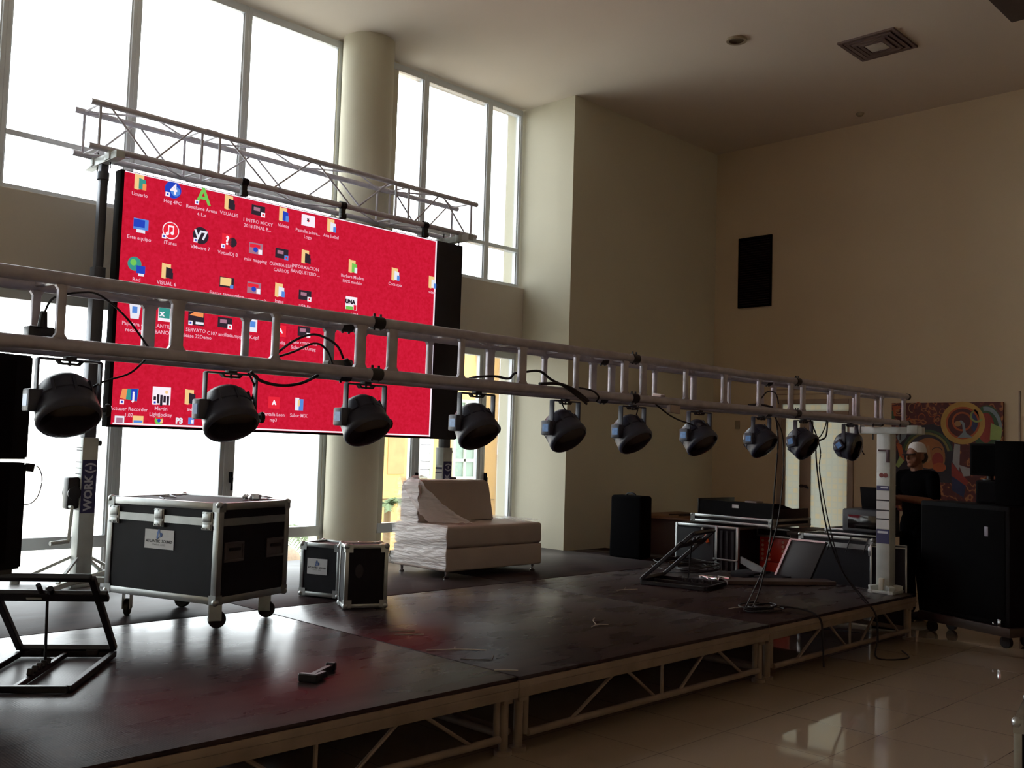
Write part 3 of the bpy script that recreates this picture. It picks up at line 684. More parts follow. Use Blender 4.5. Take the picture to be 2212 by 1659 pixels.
def icon(x, z, t):
    if t[0] == 'F':
        poly([(x-.045, z-.06), (x-.045, z+.06), (x-.02, z+.055), (x+.03, z+.055), (x+.03, z-.05), (x-.02, z-.065)], FO)
        c = {'0': (TE, OR), '1': (DK, DK), '2': (BL, LB), '3': (PW, LB), '4': (GR, PW)}[t[1]]
        poly([(x-.01, z-.055), (x-.01, z+.03), (x+.045, z+.02), (x+.045, z-.06)], c[0], 1); rect(x+.035, z-.035, .03, .05, c[1], 2)
        poly([(x-.045, z-.06), (x-.045, z+.06), (x-.015, z+.045), (x-.015, z-.065)], FO, 3)
    elif t == 'hog': disc(x, z, .07, BL); disc(x+.02, z-.01, .04, LB, 1); glyph(x+.005, z, .11, '4', W_, 2); shortcut(x, z)
    elif t == 'A': glyph(x+.01, z, .19, 'A', GR, 1); shortcut(x, z-.01)
    elif t in ('vid', 'vid2'): rect(x, z, .13, .085, DK); rect(x-.015, z+.01, .06, .03, MV, 1); rect(x+.045, z-.03, .04, .04, W_ if t == 'vid' else LB, 2); rect(x+.045, z-.03, .016, .016, RD, 3)
    elif t == 'wht': rect(x, z, .14, .1, W_); disc(x, z, .012, RD, 1); glyph(x-.005, z+.01, .04, 'z', DK, 2)
    elif t == 'pc': rect(x+.01, z+.01, .12, .085, LB); rect(x-.005, z+.015, .09, .06, BL, 1); rect(x+.01, z-.045, .07, .025, PW, 1)
    elif t == 'itn': disc(x, z, .07, W_); disc(x, z, .063, RD, 1); rect(x+.02, z+.01, .008, .055, W_, 2); rect(x-.02, z+.0, .008, .055, W_, 2); rect(x, z+.033, .048, .014, W_, 2); disc(x+.012, z-.02, .014, W_, 2); disc(x-.028, z-.028, .014, W_, 2); shortcut(x-.01, z-.01)
    elif t == 'v7': disc(x, z, .07, DK); glyph(x, z, .1, 'V7', PW, 2); shortcut(x, z)
    elif t == 'dj': rect(x-.015, z, .085, .125, RD); disc(x+.04, z, .04, DK, 0); glyph(x-.01, z+.005, .1, '?', W_, 2); shortcut(x, z)
    elif t == 'pic': rect(x, z, .13, .095, MV); rect(x-.01, z+.02, .1, .03, RD, 1); disc(x-.005, z-.01, .022, BL, 2); rect(x+.04, z-.025, .035, .04, W_, 2)
    elif t == 'globe': disc(x-.02, z+.02, .055, TE); disc(x-.03, z+.03, .025, GR, 1); rect(x+.03, z-.02, .07, .06, BL, 2); rect(x+.035, z-.06, .045, .02, PW, 2)
    elif t == 'yel': rect(x, z, .13, .085, DK); rect(x-.01, z+.005, .1, .065, FO, 1); rect(x+.045, z-.03, .03, .03, LB, 2)
    elif t == 'uni': rect(x, z, .13, .12, W_); rect(x-.02, z-.045, .08, .03, GR, 1); glyph(x-.015, z+.01, .05, 'UNA', DK, 2); rect(x+.04, z-.035, .03, .045, RD, 3)
    elif t == 'bin': poly([(x-.045, z+.06), (x+.05, z+.06), (x+.035, z-.06), (x-.03, z-.06)], PW); rect(x, z+.01, .04, .05, LB, 1)
    elif t == 'xls': rect(x, z, .1, .12, W_); rect(x, z+.01, .09, .09, TE, 1); glyph(x-.02, z, .06, 'x', W_, 2)
    elif t == 'fire': rect(x, z, .14, .12, DK); poly([(x-.06, z+.02), (x+.06, z+.01), (x+.06, z+.055), (x-.01, z+.055)], OR, 1); shortcut(x-.005, z); rect(x+.03, z-.04, .07, .02, PW, 2)
    elif t == 'doc': rect(x, z, .085, .11, PW); rect(x, z+.01, .05, .05, LB, 1)
    elif t == 'red': rect(x, z, .11, .1, RD); glyph(x, z, .05, 'A', W_, 1)
    elif t == 'multi': poly([(x-.075, z-.02), (x-.06, z+.05), (x+.07, z+.06), (x+.06, z-.04)], TE); poly([(x-.075, z-.02), (x-.06, z+.05), (x-.02, z+.053), (x-.03, z-.03)], OR, 1); rect(x+.035, z+.01, .05, .09, BL, 1); glyph(x+.03, z, .09, 'j', W_, 2); shortcut(x-.015, z-.005)
    elif t == 'crowd':
        rect(x, z, .15, .14, W_)
        for k in range(5): rect(x-.055+.027*k, z-.035+.01*(k % 2), .02, .055+.015*(k % 3), DK, 1)
        disc(x+.04, z+.03, .012, FO, 1); shortcut(x-.01, z-.01)
    elif t == 'docs': rect(x-.02, z, .04, .11, PW); rect(x+.02, z-.005, .045, .1, LB, 1); rect(x-.005, z+.01, .02, .06, FO, 2)
    elif t == 't1': rect(x, z+.005, .075, .06, PW); rect(x, z, .05, .04, MV, 1)
    elif t == 't2': rect(x, z+.005, .085, .06, FO); rect(x, z-.01, .07, .02, LB, 1)
    elif t == 't3': disc(x, z+.005, .034, GR); rect(x, z+.025, .05, .014, RD, 1); rect(x+.02, z, .025, .03, FO, 1); disc(x, z+.005, .014, BL, 2)
    elif t == 't4': glyph(x, z+.005, .06, 'P3', PW, 1)
    elif t == 't5': rect(x, z+.005, .05, .055, LB); rect(x+.01, z, .02, .03, W_, 1)
ICONS = [(3.346,3.502,'F0','Usuario'),(3.618,3.497,'hog','Hog 4PC'),(3.871,3.492,'A','Resolume Arena|4.1.x'),(4.119,3.496,'F1','VISUALES'),(4.392,3.479,'vid','1 INTRO MICKY|2018 FINAL B...'),(4.643,3.495,'F2','Videos'),(4.897,3.485,'wht','Pantalla sobre...|Logo'),(5.146,3.489,'F3','Ana Isabel'),(3.361,3.161,'pc','Este equipo'),(3.617,3.166,'itn','iTunes'),(3.876,3.171,'v7','VMware 7'),(4.124,3.164,'dj','VirtualDJ 8'),(4.387,3.149,'pic','mini mapping'),(4.642,3.147,'vid2','CUMBIA LUIS|CARLOS'),(4.889,3.162,'F1','INFORMACION|BANQUETERO ...'),(5.401,3.153,'F4','Barbara Medina|100% modelo'),(5.905,3.154,'F3','Coca cola'),(6.375,3.142,'F3','video'),(3.357,2.835,'globe','Red'),(3.604,2.840,'F1','VISUAL 6'),(4.129,2.821,'yel','Fiestas temporales'),(4.387,2.810,'pic','Presentacion2'),(4.636,2.828,'F3','logos'),(4.897,2.814,'vid','USB-Fx'),(5.402,2.807,'uni','LogoUNA'),(3.358,2.488,'bin','Papelera de|reciclaje'),(3.600,2.495,'xls','PLANTILLA|BANCO'),(3.873,2.493,'fire','SERVATO|Release 32Demo'),(4.130,2.484,'vid','C107 antillada.mpg'),(4.390,2.489,'doc','OK.dpf'),(4.664,2.471,'red','media'),(4.904,2.492,'vid','video conciertos|Solar 2017.mpg'),(3.876,2.26,'none','|Release 72 Vers'),(3.355,1.830,'multi','Actuaer Recorder|1.02'),(3.613,1.845,'crowd','Martin|LightJockey'),(3.855,1.852,'F1','avi'),(4.632,1.845,'red','Pantalla Leon|mp3'),(4.885,1.846,'docs','Sabor MIX'),(3.286,1.638,'t1',''),(3.432,1.644,'t2',''),(3.601,1.644,'t3',''),(3.771,1.647,'t4',''),(3.874,1.651,'t5','')]
for x, z, ty, cap in ICONS:
    ic = MB(); icon(x, z, ty); ic.mi = 11
    for k, ln in enumerate(cap.split('|')):
        if ln: add_text(ic, ln, .041, basis((x, LY-.002, z-.102-.048*k), (1, 0, 0), (0, 0, 1)), bold=.0006)
    part('desktop_icon', ic, IM, dsp, True, smooth=None)
ic = MB()
for (x0, x1, z0, z1) in ((3.225, 6.42, 3.557, 3.566), (6.403, 6.42, 1.605, 3.566), (3.235, 6.41, 1.607, 1.62)): rect((x0+x1)/2, (z0+z1)/2, x1-x0, z1-z0, W_)
part('window_border', ic, IM, dsp, True, smooth=None)

# ---------------------------------------------------------------- flight cases
def case(name, label, w_, d, h, loc, rz, wheels=0., lid=.16, latches=(), latches_side=(), corners=True, handles=(), grp=None, open_top=False, tr=.028):
    t = thing(name, label, 'flight case', loc, rz, grp)
    if not wheels and corners: t.location.z += .011; WM[t.name] = Matrix.Translation((0, 0, .011)) @ WM[t.name]
    z0 = wheels; z1 = wheels+h; e = .006
    b = MB()
    if open_top:
        for a in ((e, w_-e, e, .018), (e, w_-e, d-.018, d-e), (e, .018, .018, d-.018), (w_-.018, w_-e, .018, d-.018)): b.box(*a, z0+e, z1-e)
        b.box(.018, w_-.018, .018, d-.018, z0+e, z0+.03)
    else: b.box(e, w_-e, e, d-e, z0+e, z1-e)
    part('body', b, M_black, t)
    b = MB(); T = tr; k = .0
    for x in (0, w_-T):
        for y in (0, d-T): b.box(x, x+T, y, y+T, z0, z1, bev=.002)
    for z in (z0, z1-T):
        for y in (0, d-T): b.box(T, w_-T, y, y+T, z, z+T, bev=.002)
        for x in (0, w_-T): b.box(x, x+T, T, d-T, z, z+T, bev=.002)
    part('edge_trim', b, M_trim, t)
    if lid:
        b = MB()
        zl = z1-lid
        b.box(T, w_-T, .0, .012, zl-.023, zl+.023); b.box(T, w_-T, d-.012, d, zl-.023, zl+.023); b.box(0, .012, T, d-T, zl-.023, zl+.023); b.box(w_-.012, w_, T, d-T, zl-.023, zl+.023)
        part('lid_rail', b, M_trim, t)
    if corners:
        for x in (.012, w_-.012):
            for y in (.012, d-.012):
                for z in (z0+.012, z1-.012):
                    sx, sy, sz = (1 if x < w_/2 else -1), (1 if y < d/2 else -1), (1 if z < (z0+z1)/2 else -1)
                    b = MB(); b.sph((x, y, z), .022, 8)
                    for (ax, ay, az) in ((.055, .0, .055), (.0, .055, .055), (.055, .055, .0)):
                        xs_ = sorted((x-sx*.014, x-sx*.014+sx*(ax or .004))); ys_ = sorted((y-sy*.014, y-sy*.014+sy*(ay or .004))); zs_ = sorted((z-sz*.014, z-sz*.014+sz*(az or .004)))
                        b.box(xs_[0], xs_[1], ys_[0], ys_[1], zs_[0], zs_[1])
                    part('ball_corner', b, M_trim, t)
    def latch(m):
        b = MB(); b.box(-.04, .04, -.004, .008, -.06, .05, m, .002); b.box(-.032, .032, -.012, 0, -.01, .045, m, .002); b.box(-.03, .03, -.01, 0, -.055, -.025, m, .002)
        for xx in (-.03, 0, .03):
            for zz in (.055-.012, -.05): b.cyl(m @ Vector((xx, -.014, zz)), m @ Vector((xx, -.004, zz)), .004, n=6)
        part('latch', b, M_trim, t)
    for y in latches_side: latch(basis((0, y, z1-lid+.01), (0, -1, 0), (1, 0, 0)))
    for x in latches: latch(Matrix.Translation((x, 0, z1-lid+.01)))
    for (face, u, z) in handles:
        m = basis((0, u, z), (0, -1, 0), (1, 0, 0)) if face == 'x' else Matrix.Translation((u, 0, z))
        b = MB()
        for (a0, a1, c0, c1) in ((-.085, .085, .045, .06), (-.085, .085, -.06, -.045), (-.085, -.07, -.045, .045), (.07, .085, -.045, .045)): b.box(a0, a1, -.007, .002, c0, c1, m, .002)
        b.box(-.07, .07, -.003, .001, -.045, .045, m); hp = part('handle', b, mat('handle_plate', (88, 84, 86), .45, .4), t)
        b = MB(); b.box(-.05, .05, -.014, -.004, .006, .026, m, .004); part('grip', b, M_rub, hp)
    if wheels:
        for (x, y, a) in ((.09, .09, -42), (w_-.1, .1, -55), (.1, d-.1, 35), (w_-.12, d-.12, -70)):
            m = Matrix.Translation((x, y, 0)) @ Matrix.Rotation(R(a), 4, 'Z')
            b = MB(); b.box(-.045, .045, -.04, .04, wheels-.01, wheels, m); b.box(-.03, .045, -.026, -.02, .045, wheels-.008, m, .002); b.box(-.03, .045, .02, .026, .045, wheels-.008, m, .002)
            b.cyl(m @ Vector((.02, -.03, .055)), m @ Vector((.02, .03, .055)), .009, n=8)
            c = part('caster', b, M_gal, t)
            b = MB(); b.lathe([(0, -.018), (.045, -.018), (.053, -.012), (.053, .012), (.045, .018), (0, .018)], m @ Matrix.Translation((.02, 0, .053)) @ Matrix.Rotation(R(90), 4, 'X'), 24); part('wheel', b, M_rub, c)
    return t
def sticker(t, m, w_, h_):
    b = MB(); b.box(-w_/2, w_/2, -.0025, 0, -h_/2, h_/2, m); st = part('sticker', b, M_white, t)
    b = MB(); k = w_/.24
    mm = m @ basis((0, -.0032, 0), (1, 0, 0), (0, 0, 1))
    b.mi = 0; add_text(b, 'ATLANTIC  SOUND', .0245*k, mm @ Matrix.Translation((0, -.013*k, 0)), bold=.0008)
    b.mi = 0; add_text(b, 'SONIDO - LUCES', .014*k, mm @ Matrix.Translation((0, -.034*k, 0)))
    b.mi = 1
    pts = []
    for i in range(28):
        a = 2*math.pi*i/28; r = .024*k*(1+.3*math.cos(3*a+.6)+.15*math.sin(5*a)); pts.append((r*math.cos(a)*.9, .030*k+r*math.sin(a)))
    b.prism(pts, 0, .001, mm); b.mi = 2
    b.prism([(-.006*k, .012*k), (.008*k, .02*k), (.002*k, .04*k), (-.004*k, .03*k)], .001, .0016, mm)
    part('lettering', b, [M_dtext, M_blue, M_white], st, smooth=None)
big = case('flight_case', 'large black wheeled flight case with silver edges and a white sticker', .655, .92, .60, (3.015, 5.37, S), R(18.4), wheels=.155, lid=.115, tr=.042,
           latches_side=(.86, .48, .09), handles=(('y', .14, .46), ('y', .52, .46)))
sticker(big, basis((.0055, .475, .512), (0, -1, 0), (1, 0, 0)), .24, .117)
b = MB(); b.path([(.05, .5, .757), (.12, .6, .765), (.2, .55, .76), (.3, .7, .766), (.35, .62, .76)], .004, 6); b.path([(.52, .05, .76), (.56, .15, .775), (.6, .1, .765), (.57, .2, .77)], .004, 6)
part('loose_wrap', b, M_ltext, big)
b = MB()
for (x, y, r) in ((.56, .2, .03), (.6, .26, .024), (.53, .27, .02)): b.sph((x, y, .765), r, 6, (1, 1, .7))
rnd = random.Random(2)
for v in b.bm.verts: v.co += Vector([rnd.uniform(-.008, .008) for _ in range(3)])
part('crumpled_film', b, M_white, big)

sb = case('flight_case', 'small upright black case standing on its side, right of the twin small cases', .30, .21, .43, (4.09, 5.565, S), R(-24.8), lid=0, tr=.026)
b = MB(); b.sph((.1, .0, .25), .03, 6, (1, .05, 1.6)); part('worn_patch', b, mat('worn_grey', (48, 48, 52), .7), sb)
sl = case('flight_case', 'small open topped black case with a white sticker, left of the twin small cases', .28, .35, .385, (4.31, 5.93, S), R(20), lid=0, open_top=True, tr=.03)
sticker(sl, basis((.0055, .2, .215), (0, -1, 0), (1, 0, 0)), .175, .115)
b = MB(); b.box(.03, .25, .03, .32, .3, .372, bev=.01); part('foam_lining', b, mat('maroon_foam', (70, 24, 26), .9), sl)

# ---------------------------------------------------------------- wrapped sofa
sf = thing('sofa', 'low white sofa wrapped in clear stretch film on the stage', 'sofa', (6.28, 6.65, S))
def rbox(x0, x1, y0, y1, z0, z1, bev, m=None):
    b = MB(); b.box(x0, x1, y0, y1, z0, z1, m, bev, 4); return b
part('base', rbox(5.68, 6.88, 6.3, 7.02, .445, .64, .018), M_leather, sf, True)
part('seat_cushion', rbox(5.68, 6.88, 6.3, 7.02, .64, .83, .03), M_leather, sf, True)
b = MB(); mm = basis((0, 0, 0), (1, 0, 0), (0, 0, 1))
b.prism([(5.72, .82), (6.68, .82), (6.60, 1.17), (6.57, 1.205), (5.76, 1.205), (5.725, 1.17)], -7.0, -6.74, mm)
bmesh.ops.bevel(b.bm, geom=list(b.bm.edges), offset=.018, segments=3, affect='EDGES')
part('backrest', b, M_leather, sf, True)
for x in (5.74, 6.82):
    for y in (6.36, 6.96):
        b = MB(); b.lathe([(0, S), (.022, S), (.024, S+.012), (.012, S+.02), (.016, .45)], Matrix.Translation((x, y, 0)), 14); part('leg', b, M_chrome, sf, True)
M_film2 = bpy.data.materials.new('plastic_wrap'); M_film2.use_nodes = True
nt = M_film2.node_tree; bs = nt.nodes['Principled BSDF']; bs.inputs['Base Color'].default_value = (.95, .96, .97, 1); bs.inputs['Roughness'].default_value = .18
bs.inputs['Alpha'].default_value = .38
wv = nt.nodes.new('ShaderNodeTexNoise'); wv.inputs['Scale'].default_value = 7; mp = nt.nodes.new('ShaderNodeMapping'); mp.inputs['Scale'].default_value = (1, 1, 6)
tcn = nt.nodes.new('ShaderNodeTexCoord'); nt.links.new(tcn.outputs['Object'], mp.inputs[0]); nt.links.new(mp.outputs[0], wv.inputs['Vector'])
bp = nt.nodes.new('ShaderNodeBump'); bp.inputs['Strength'].default_value = .9; bp.inputs['Distance'].default_value = .03; nt.links.new(wv.outputs[0], bp.inputs['Height']); nt.links.new(bp.outputs[0], bs.inputs['Normal'])
def sheet(fn, nu, nv, name, parent):
    b = MB(); g = [[b.bm.verts.new(fn(i/nu, j/nv)) for j in range(nv+1)] for i in range(nu+1)]
    for i in range(nu):
        for j in range(nv): b.bm.faces.new((g[i][j], g[i+1][j], g[i+1][j+1], g[i][j+1])).smooth = True
    return part(name, b, M_film2, parent, True, smooth=None)
rn = random.Random(4)
def film_end(u, v):   # over the left end of the base
    y = 6.29+.74*u; z = .47+.37*v
    return Vector((5.665+.006*math.sin(40*z+3*u)+rn.uniform(-.002, .002), y, z))
sheet(film_end, 14, 24, 'film', sf)
def film_front(u, v):
    return Vector((5.67+1.22*u, 6.287+.004*math.sin(30*u+20*v), .47+.37*v))
def film_drape(u, v): # pulled from the top left of the backrest down to the front left of the seat
    a = Vector((5.72, 6.74, 1.22)).lerp(Vector((5.70, 7.0, 1.24)), v); c = Vector((6.02, 6.34, .85)).lerp(Vector((5.68, 6.55, .85)), v)
    p = a.lerp(c, u); p.z -= .05*math.sin(math.pi*u); p += Vector((rn.uniform(-.006, .006), rn.uniform(-.006, .006), rn.uniform(-.006, .006))); return p
sheet(film_drape, 16, 12, 'film', sf)
def film_top(u, v):
    return Vector((6.62+.27*u, 6.3+.7*v, .842+.012*abs(math.sin(9*u+7*v))+rn.uniform(0, .006)))
sheet(film_top, 10, 16, 'film', sf)
def film_back(u, v):
    return Vector((5.71+.01*math.sin(20*v), 6.73+.29*u, .83+.39*v))
sheet(film_back, 6, 14, 'film', sf)
b = MB(); b.sph((5.82, 6.86, 1.215), .06, 8, (1.6, 1, .45))
for v in b.bm.verts: v.co += Vector([rn.uniform(-.008, .008) for _ in range(3)])
part('film_bunch', b, M_film2, sf, True, smooth=None)

# ---------------------------------------------------------------- black folding frames
def folding_frame(name, label, P, s_, hdir, wd, L0, L1, th, rung=True):
    """P = hinge corner, hdir = along the hinge bar, s_ = horizontal direction the frame opens towards"""
    t = thing(name, label, 'metal frame', P, 0, 'black folding steel frames')
    z = Vector((0, 0, 1)); s_ = Vector(s_).normalized(); h = Vector(hdir).normalized(); P = Vector(P); q = .03
    o = P+z*.018
    b = MB()
    b.bar(o, o+s_*L0, q, q, bev=.003); b.bar(o+h*wd, o+h*wd+s_*L0, q, q, bev=.003); b.bar(o, o+h*wd, q, q, bev=.003); b.bar(o+s_*L0, o+s_*L0+h*wd, q, q, bev=.003)
    b.bar(o+h*wd*.5, o+h*wd*.5+s_*L0, .022, .025, bev=.003)
    bs_ = part('base_frame', b, M_iron, t, True)
    for k in range(5):
        c = o+h*wd*.5+s_*(.3+.06*k)+z*.012
        b = MB(); b.bar(c, c+z*.03-s_*.012, .026, .022, bev=.003); part('notch_stop', b, M_iron, bs_, True)
    r = s_*math.cos(th)+z*math.sin(th)
    o2 = P+z*.045
    b = MB()
    b.bar(o2, o2+r*L1, q, q, bev=.003); b.bar(o2+h*wd, o2+h*wd+r*L1, q, q, bev=.003); b.bar(o2, o2+h*wd, q, q, up=r, bev=.003); b.bar(o2+r*L1, o2+r*L1+h*wd, q, q, up=r, bev=.003)
    up_ = part('upper_frame', b, M_iron, t, True)
    c = o2+r*(L1*.76)
    b = MB(); b.bar(c-h*.05, c+h*(wd+.05), .028, .062, up=r, bev=.004); cb = part('cross_plate', b, M_iron, up_, True)
    nrm = h.cross(r)
    b = MB(); b.bar(c+h*wd*.55-nrm*.0165, c+h*wd*.70-nrm*.0165, .003, .012, up=r); b.bar(c+h*wd*.55+nrm*.0165, c+h*wd*.70+nrm*.0165, .003, .012, up=r); part('maker_plate', b, M_white, cb, True)
    b = MB(); b.cyl(c+h*wd*.5, o+h*wd*.5+s_*.33, .007, n=8); part('prop_rod', b, M_iron, t, True)
    b = MB()
    for k in (.22, .82): b.bar(o+h*wd*k-h*.03+z*.01, o+h*wd*k+h*.03+z*.01, .05, .03, bev=.003)
    part('hinge', b, M_iron, t, True)
    b = MB(); b.cyl(c+h*wd*.55+r*.03, c+h*wd*.55+r*.09, .012, n=10); b.cyl(c+h*wd*.45+r*.03, c+h*wd*.45+r*.06, .016, n=10); part('knob', b, M_iron, up_, True)
    return t
folding_frame('folding_frame', 'black folding steel frame at the left end of the stage under the speakers', (2.277, 5.056, S), (-.62, -.785, 0), (-.785, .62, 0), .46, .74, .63, R(42))
folding_frame('folding_frame', 'black folding steel frame in the middle distance beside the loudspeaker and cases', (6.95, 5.19, S), (.2, -.98, 0), (.98, .2, 0), .46, .58, .63, R(42))

# ---------------------------------------------------------------- array speakers at the left
t = thing('array_speaker', 'two slim black speaker cabinets stacked on a post at the left edge', 'speaker', (1.38, 4.6, S))
for k, (z0, z1) in enumerate(((.93, 1.39), (1.405, 1.86))):
    b = MB(); b.prism([(1.15, 4.42), (1.615, 4.55), (1.615, 4.67), (1.15, 4.86)], z0, z1)
    bmesh.ops.bevel(b.bm, geom=list(b.bm.edges), offset=.008, segments=2, affect='EDGES')
    c = part('cabinet', b, M_blackm, t, True)
    b = MB(); b.box(1.2, 1.55, -.004, .0, z0+.03, z1-.03, basis((0, 0, 0), (1, 0, 0), (0, 1, 0)))
    bmesh.ops.transform(b.bm, matrix=Matrix.Translation((0, 4.44, 0)) @ Matrix.Shear('XZ', 4, (0, 0)), verts=b.bm.verts)
    bmesh.ops.transform(b.bm, matrix=Matrix.Translation((1.15, 4.42, 0)) @ Matrix.Rotation(math.atan2(.13, .465), 4, 'Z') @ Matrix.Translation((-1.15, -4.444, 0)), verts=b.bm.verts)
    part('grille', b, M_grill, c, True)
b = MB(); b.cyl((1.615, 4.61, 1.365), (1.645, 4.61, 1.365), .014, n=12); b.cyl((1.645, 4.61, 1.35), (1.65, 4.61, 1.385), .02, n=12); part('knob', b, M_rub, t, True)
b = MB(); b.path([(1.65, 4.61, 1.375), (1.68, 4.6, 1.37), (1.70, 4.6, 1.32), (1.69, 4.6, 1.25), (1.66, 4.6, 1.21), (1.615, 4.6, 1.205)], .0025, 6); part('wire', b, mat('thin_grey_wire', (120, 120, 125), .5), t, True)
b = MB(); b.box(1.49, 1.53, 4.59, 4.63, S+.0, .94, bev=.004); b.box(1.46, 1.56, 4.56, 4.66, S, S+.02); b.box(1.42, 1.58, 4.55, 4.67, .91, .93); part('post', b, M_iron, t, True)

# ---------------------------------------------------------------- covered loudspeaker at the back
t = thing('loudspeaker', 'tall loudspeaker in a black cloth cover by the cream wall corner', 'speaker', (8.60, 6.55, S), R(4))
b = MB(); b.box(-.15, .07, -.195, .215, 0, .665, bev=.03, seg=3)
for v in b.bm.verts: v.co.x += .01*math.sin(v.co.z*12); v.co.y *= 1-.05*v.co.z
part('cover', b, mat('black_cover_cloth', (8, 8, 10), 1., spec=.05, var=.2, bump=.3, bscale=12), t)
b = MB(); b.path([(-.05, -.06, .64), (-.05, -.04, .68), (-.05, .04, .685), (-.05, .07, .645)], .012, 8); part('carry_handle', b, M_rub, t)
b = MB(); rn2 = random.Random(8)
b.sph((8.62, 6.25, S+.03), .09, 8, (1.5, 1.2, .4))
for v in b.bm.verts: v.co += Vector([rn2.uniform(-.006, .006) for _ in range(3)]); v.co.z = max(v.co.z, S)
# ---------------------------------------------------------------- small things on the deck
def rp(label, pts, r=.003, name='twig', cat='twig', m=None, grp='dry twigs on the stage'):
    b = MB()
    for pp in pts: b.path(pp, r, 6, 3)
    return solo(name, b, m or mat('dry_twig', (170, 160, 145), .8), label, cat, grp)
z = S+.005
rp('pale forked twig on the deck near the middle of the stage front edge line', [[(4.98, 4.11, z), (5.06, 4.13, z+.004), (5.14, 4.10, z)], [(5.06, 4.13, z), (5.08, 4.18, z+.02), (5.12, 4.2, z+.03)]])
rp('pale broken twig in front of the farther folding frame', [[(6.44, 5.06, z), (6.52, 5.02, z+.004), (6.64, 5.0, z)], [(6.5, 5.03, z), (6.56, 5.06, z+.012)]])
rp('long thin twig lying in the window reflection', [[(3.66, 4.2, z), (3.75, 4.14, z+.002), (3.83, 4.11, z), (3.93, 4.0, z)], [(3.8, 4.12, z), (3.82, 4.14, z+.01)]])
rp('dark curled twig right of the long thin twig', [[(3.66, 3.92, z), (3.72, 3.85, z), (3.78, 3.8, z)], [(3.78, 3.8, z), (3.83, 3.84, z+.012)]], m=mat('dark_twig', (70, 58, 46), .8))
rp('pair of short straws just right of the small upright case reflection', [[(3.84, 4.76, z), (3.98, 4.68, z)], [(3.81, 4.66, z), (3.95, 4.56, z)]], m=mat('grey_straw', (120, 110, 105), .8))
rp('pale straw at the seam on the front edge of the deck', [[(3.62, 3.62, z), (3.70, 3.53, z+.003)]])
rp('white twig by the cable coil near the right front edge of the deck', [[(6.4, 3.98, z), (6.5, 3.95, z+.004), (6.66, 3.86, z)]])
b = MB(); d = Vector((.86, .5, 0)).normalized(); o = Vector((2.76, 4.0, S+.022)); n_ = Vector((-d.y, d.x, 0))
b.bar(o, o+d*.26, .03, .025, bev=.004); b.bar(o-d*.01-n_*.05, o-d*.01+n_*.05, .035, .04, bev=.005); b.bar(o+d*.25-n_*.02, o+d*.25+n_*.03, .03, .04, bev=.005); b.bar(o-n_*.03, o+d*.09-n_*.035, .03, .03, bev=.004)
solo('steel_clamp', b, M_iron, 'short black steel clamp lying on the front left deck', 'clamp')
# bobble markers left by tape

# ---------------------------------------------------------------- equipment beyond the right end of the deck
# table against the corner wall
t = thing('wooden_table', 'brown wooden table behind the mixing console, left of the cases', 'table', (10.0, 6.9, 0))
b = MB(); b.box(9.55, 10.6, 6.45, 7.36, .74, .77, bev=.004); part('tabletop', b, M_wood, t, True)
for x in (9.6, 10.55):
    b = MB(); b.box(x-.02, x+.02, 6.5, 7.3, 0, .74, bev=.003); part('side_panel', b, mat('dark_brown_panel', (58, 38, 30), .6), t, True)
b = MB(); b.path([(9.9, 7.0, .775), (9.95, 6.8, .79), (10.05, 6.75, .785), (9.9, 6.65, .79), (9.8, 6.8, .775)], .006, 6)
solo('cable', b, M_cable, 'short black cable lying on the brown wooden table', 'cable')
# console table case
c1 = case('flight_case', 'tall open fronted case with silver posts holding up the mixing console', 0.80, .6, .75, (9.2, 6.42, 0), R(-90), lid=0, tr=.03, corners=False)
b = MB()
for k in range(3): b.box(.58+.07*k, .61+.07*k, -.004, .0, .1, .7)
b.box(.03, .5, -.005, 0, .06, .7); part('front_panel', b, mat('grey_rack_panel', (48, 50, 55), .5, .2), c1)
b = MB(); b.box(.52, .55, -.012, .0, .05, .74, bev=.002); b.box(.5, .8, -.012, 0, .385, .405, bev=.002); part('post', b, M_trim, c1)
b = MB(); b.sph((.42, -.02, .62), .03, 8, (1, .6, 1)); b.cyl((.42, -.02, .6), (.44, -.02, .56), .02, n=10)
part('warning_lamp', b, M_orange, c1)
b = MB(); b.sph((.37, -.02, .7), .02, 8); b.path([(.37, -.02, .7), (.40, -.03, .68), (.42, -.02, .64)], .008, 6); part('connector', b, M_gal, c1)
tr_ = case('case_tray', 'shallow silver edged case tray under the mixing console', 1.02, .75, .085, (9.17, 6.2, .77), R(-92), lid=0, tr=.028, corners=True)
t = thing('mixing_console', 'wide black mixing console with a small white badge on a case', 'mixing console', (9.2, 6.14, .868), R(-92))
b = MB(); m_ = basis((0, 0, 0), (0, 1, 0), (0, 0, 1))
b.prism([(0.02, 0), (.68, 0), (.68, .04), (.16, .15), (.02, .15)], 0, .93, m_); part('body', b, M_blackm, t)
b = MB(); b.box(0, .014, .01, .7, 0, .165, bev=.003); part('end_cheek', b, M_iron, t)
b = MB(); b.box(.93, .944, .01, .7, 0, .1, bev=.003); part('end_cheek', b, M_iron, t)
b = MB(); b.box(.44, .52, .016, .0199, .085, .12); part('badge', b, M_white, t)
for k in range(22):
    b = MB(); b.box(.06+.039*k, .075+.039*k, .3, .34, .098, .115); part('fader', b, mat('fader_grey', (110, 108, 108), .5), t)
b = MB(); b.box(9.22, 9.36, 5.42, 5.56, 1.008, 1.035, bev=.005); solo('small_device', b, mat('grey_device', (120, 105, 100), .6), 'small greyish device lying on top of the mixing console', 'device')
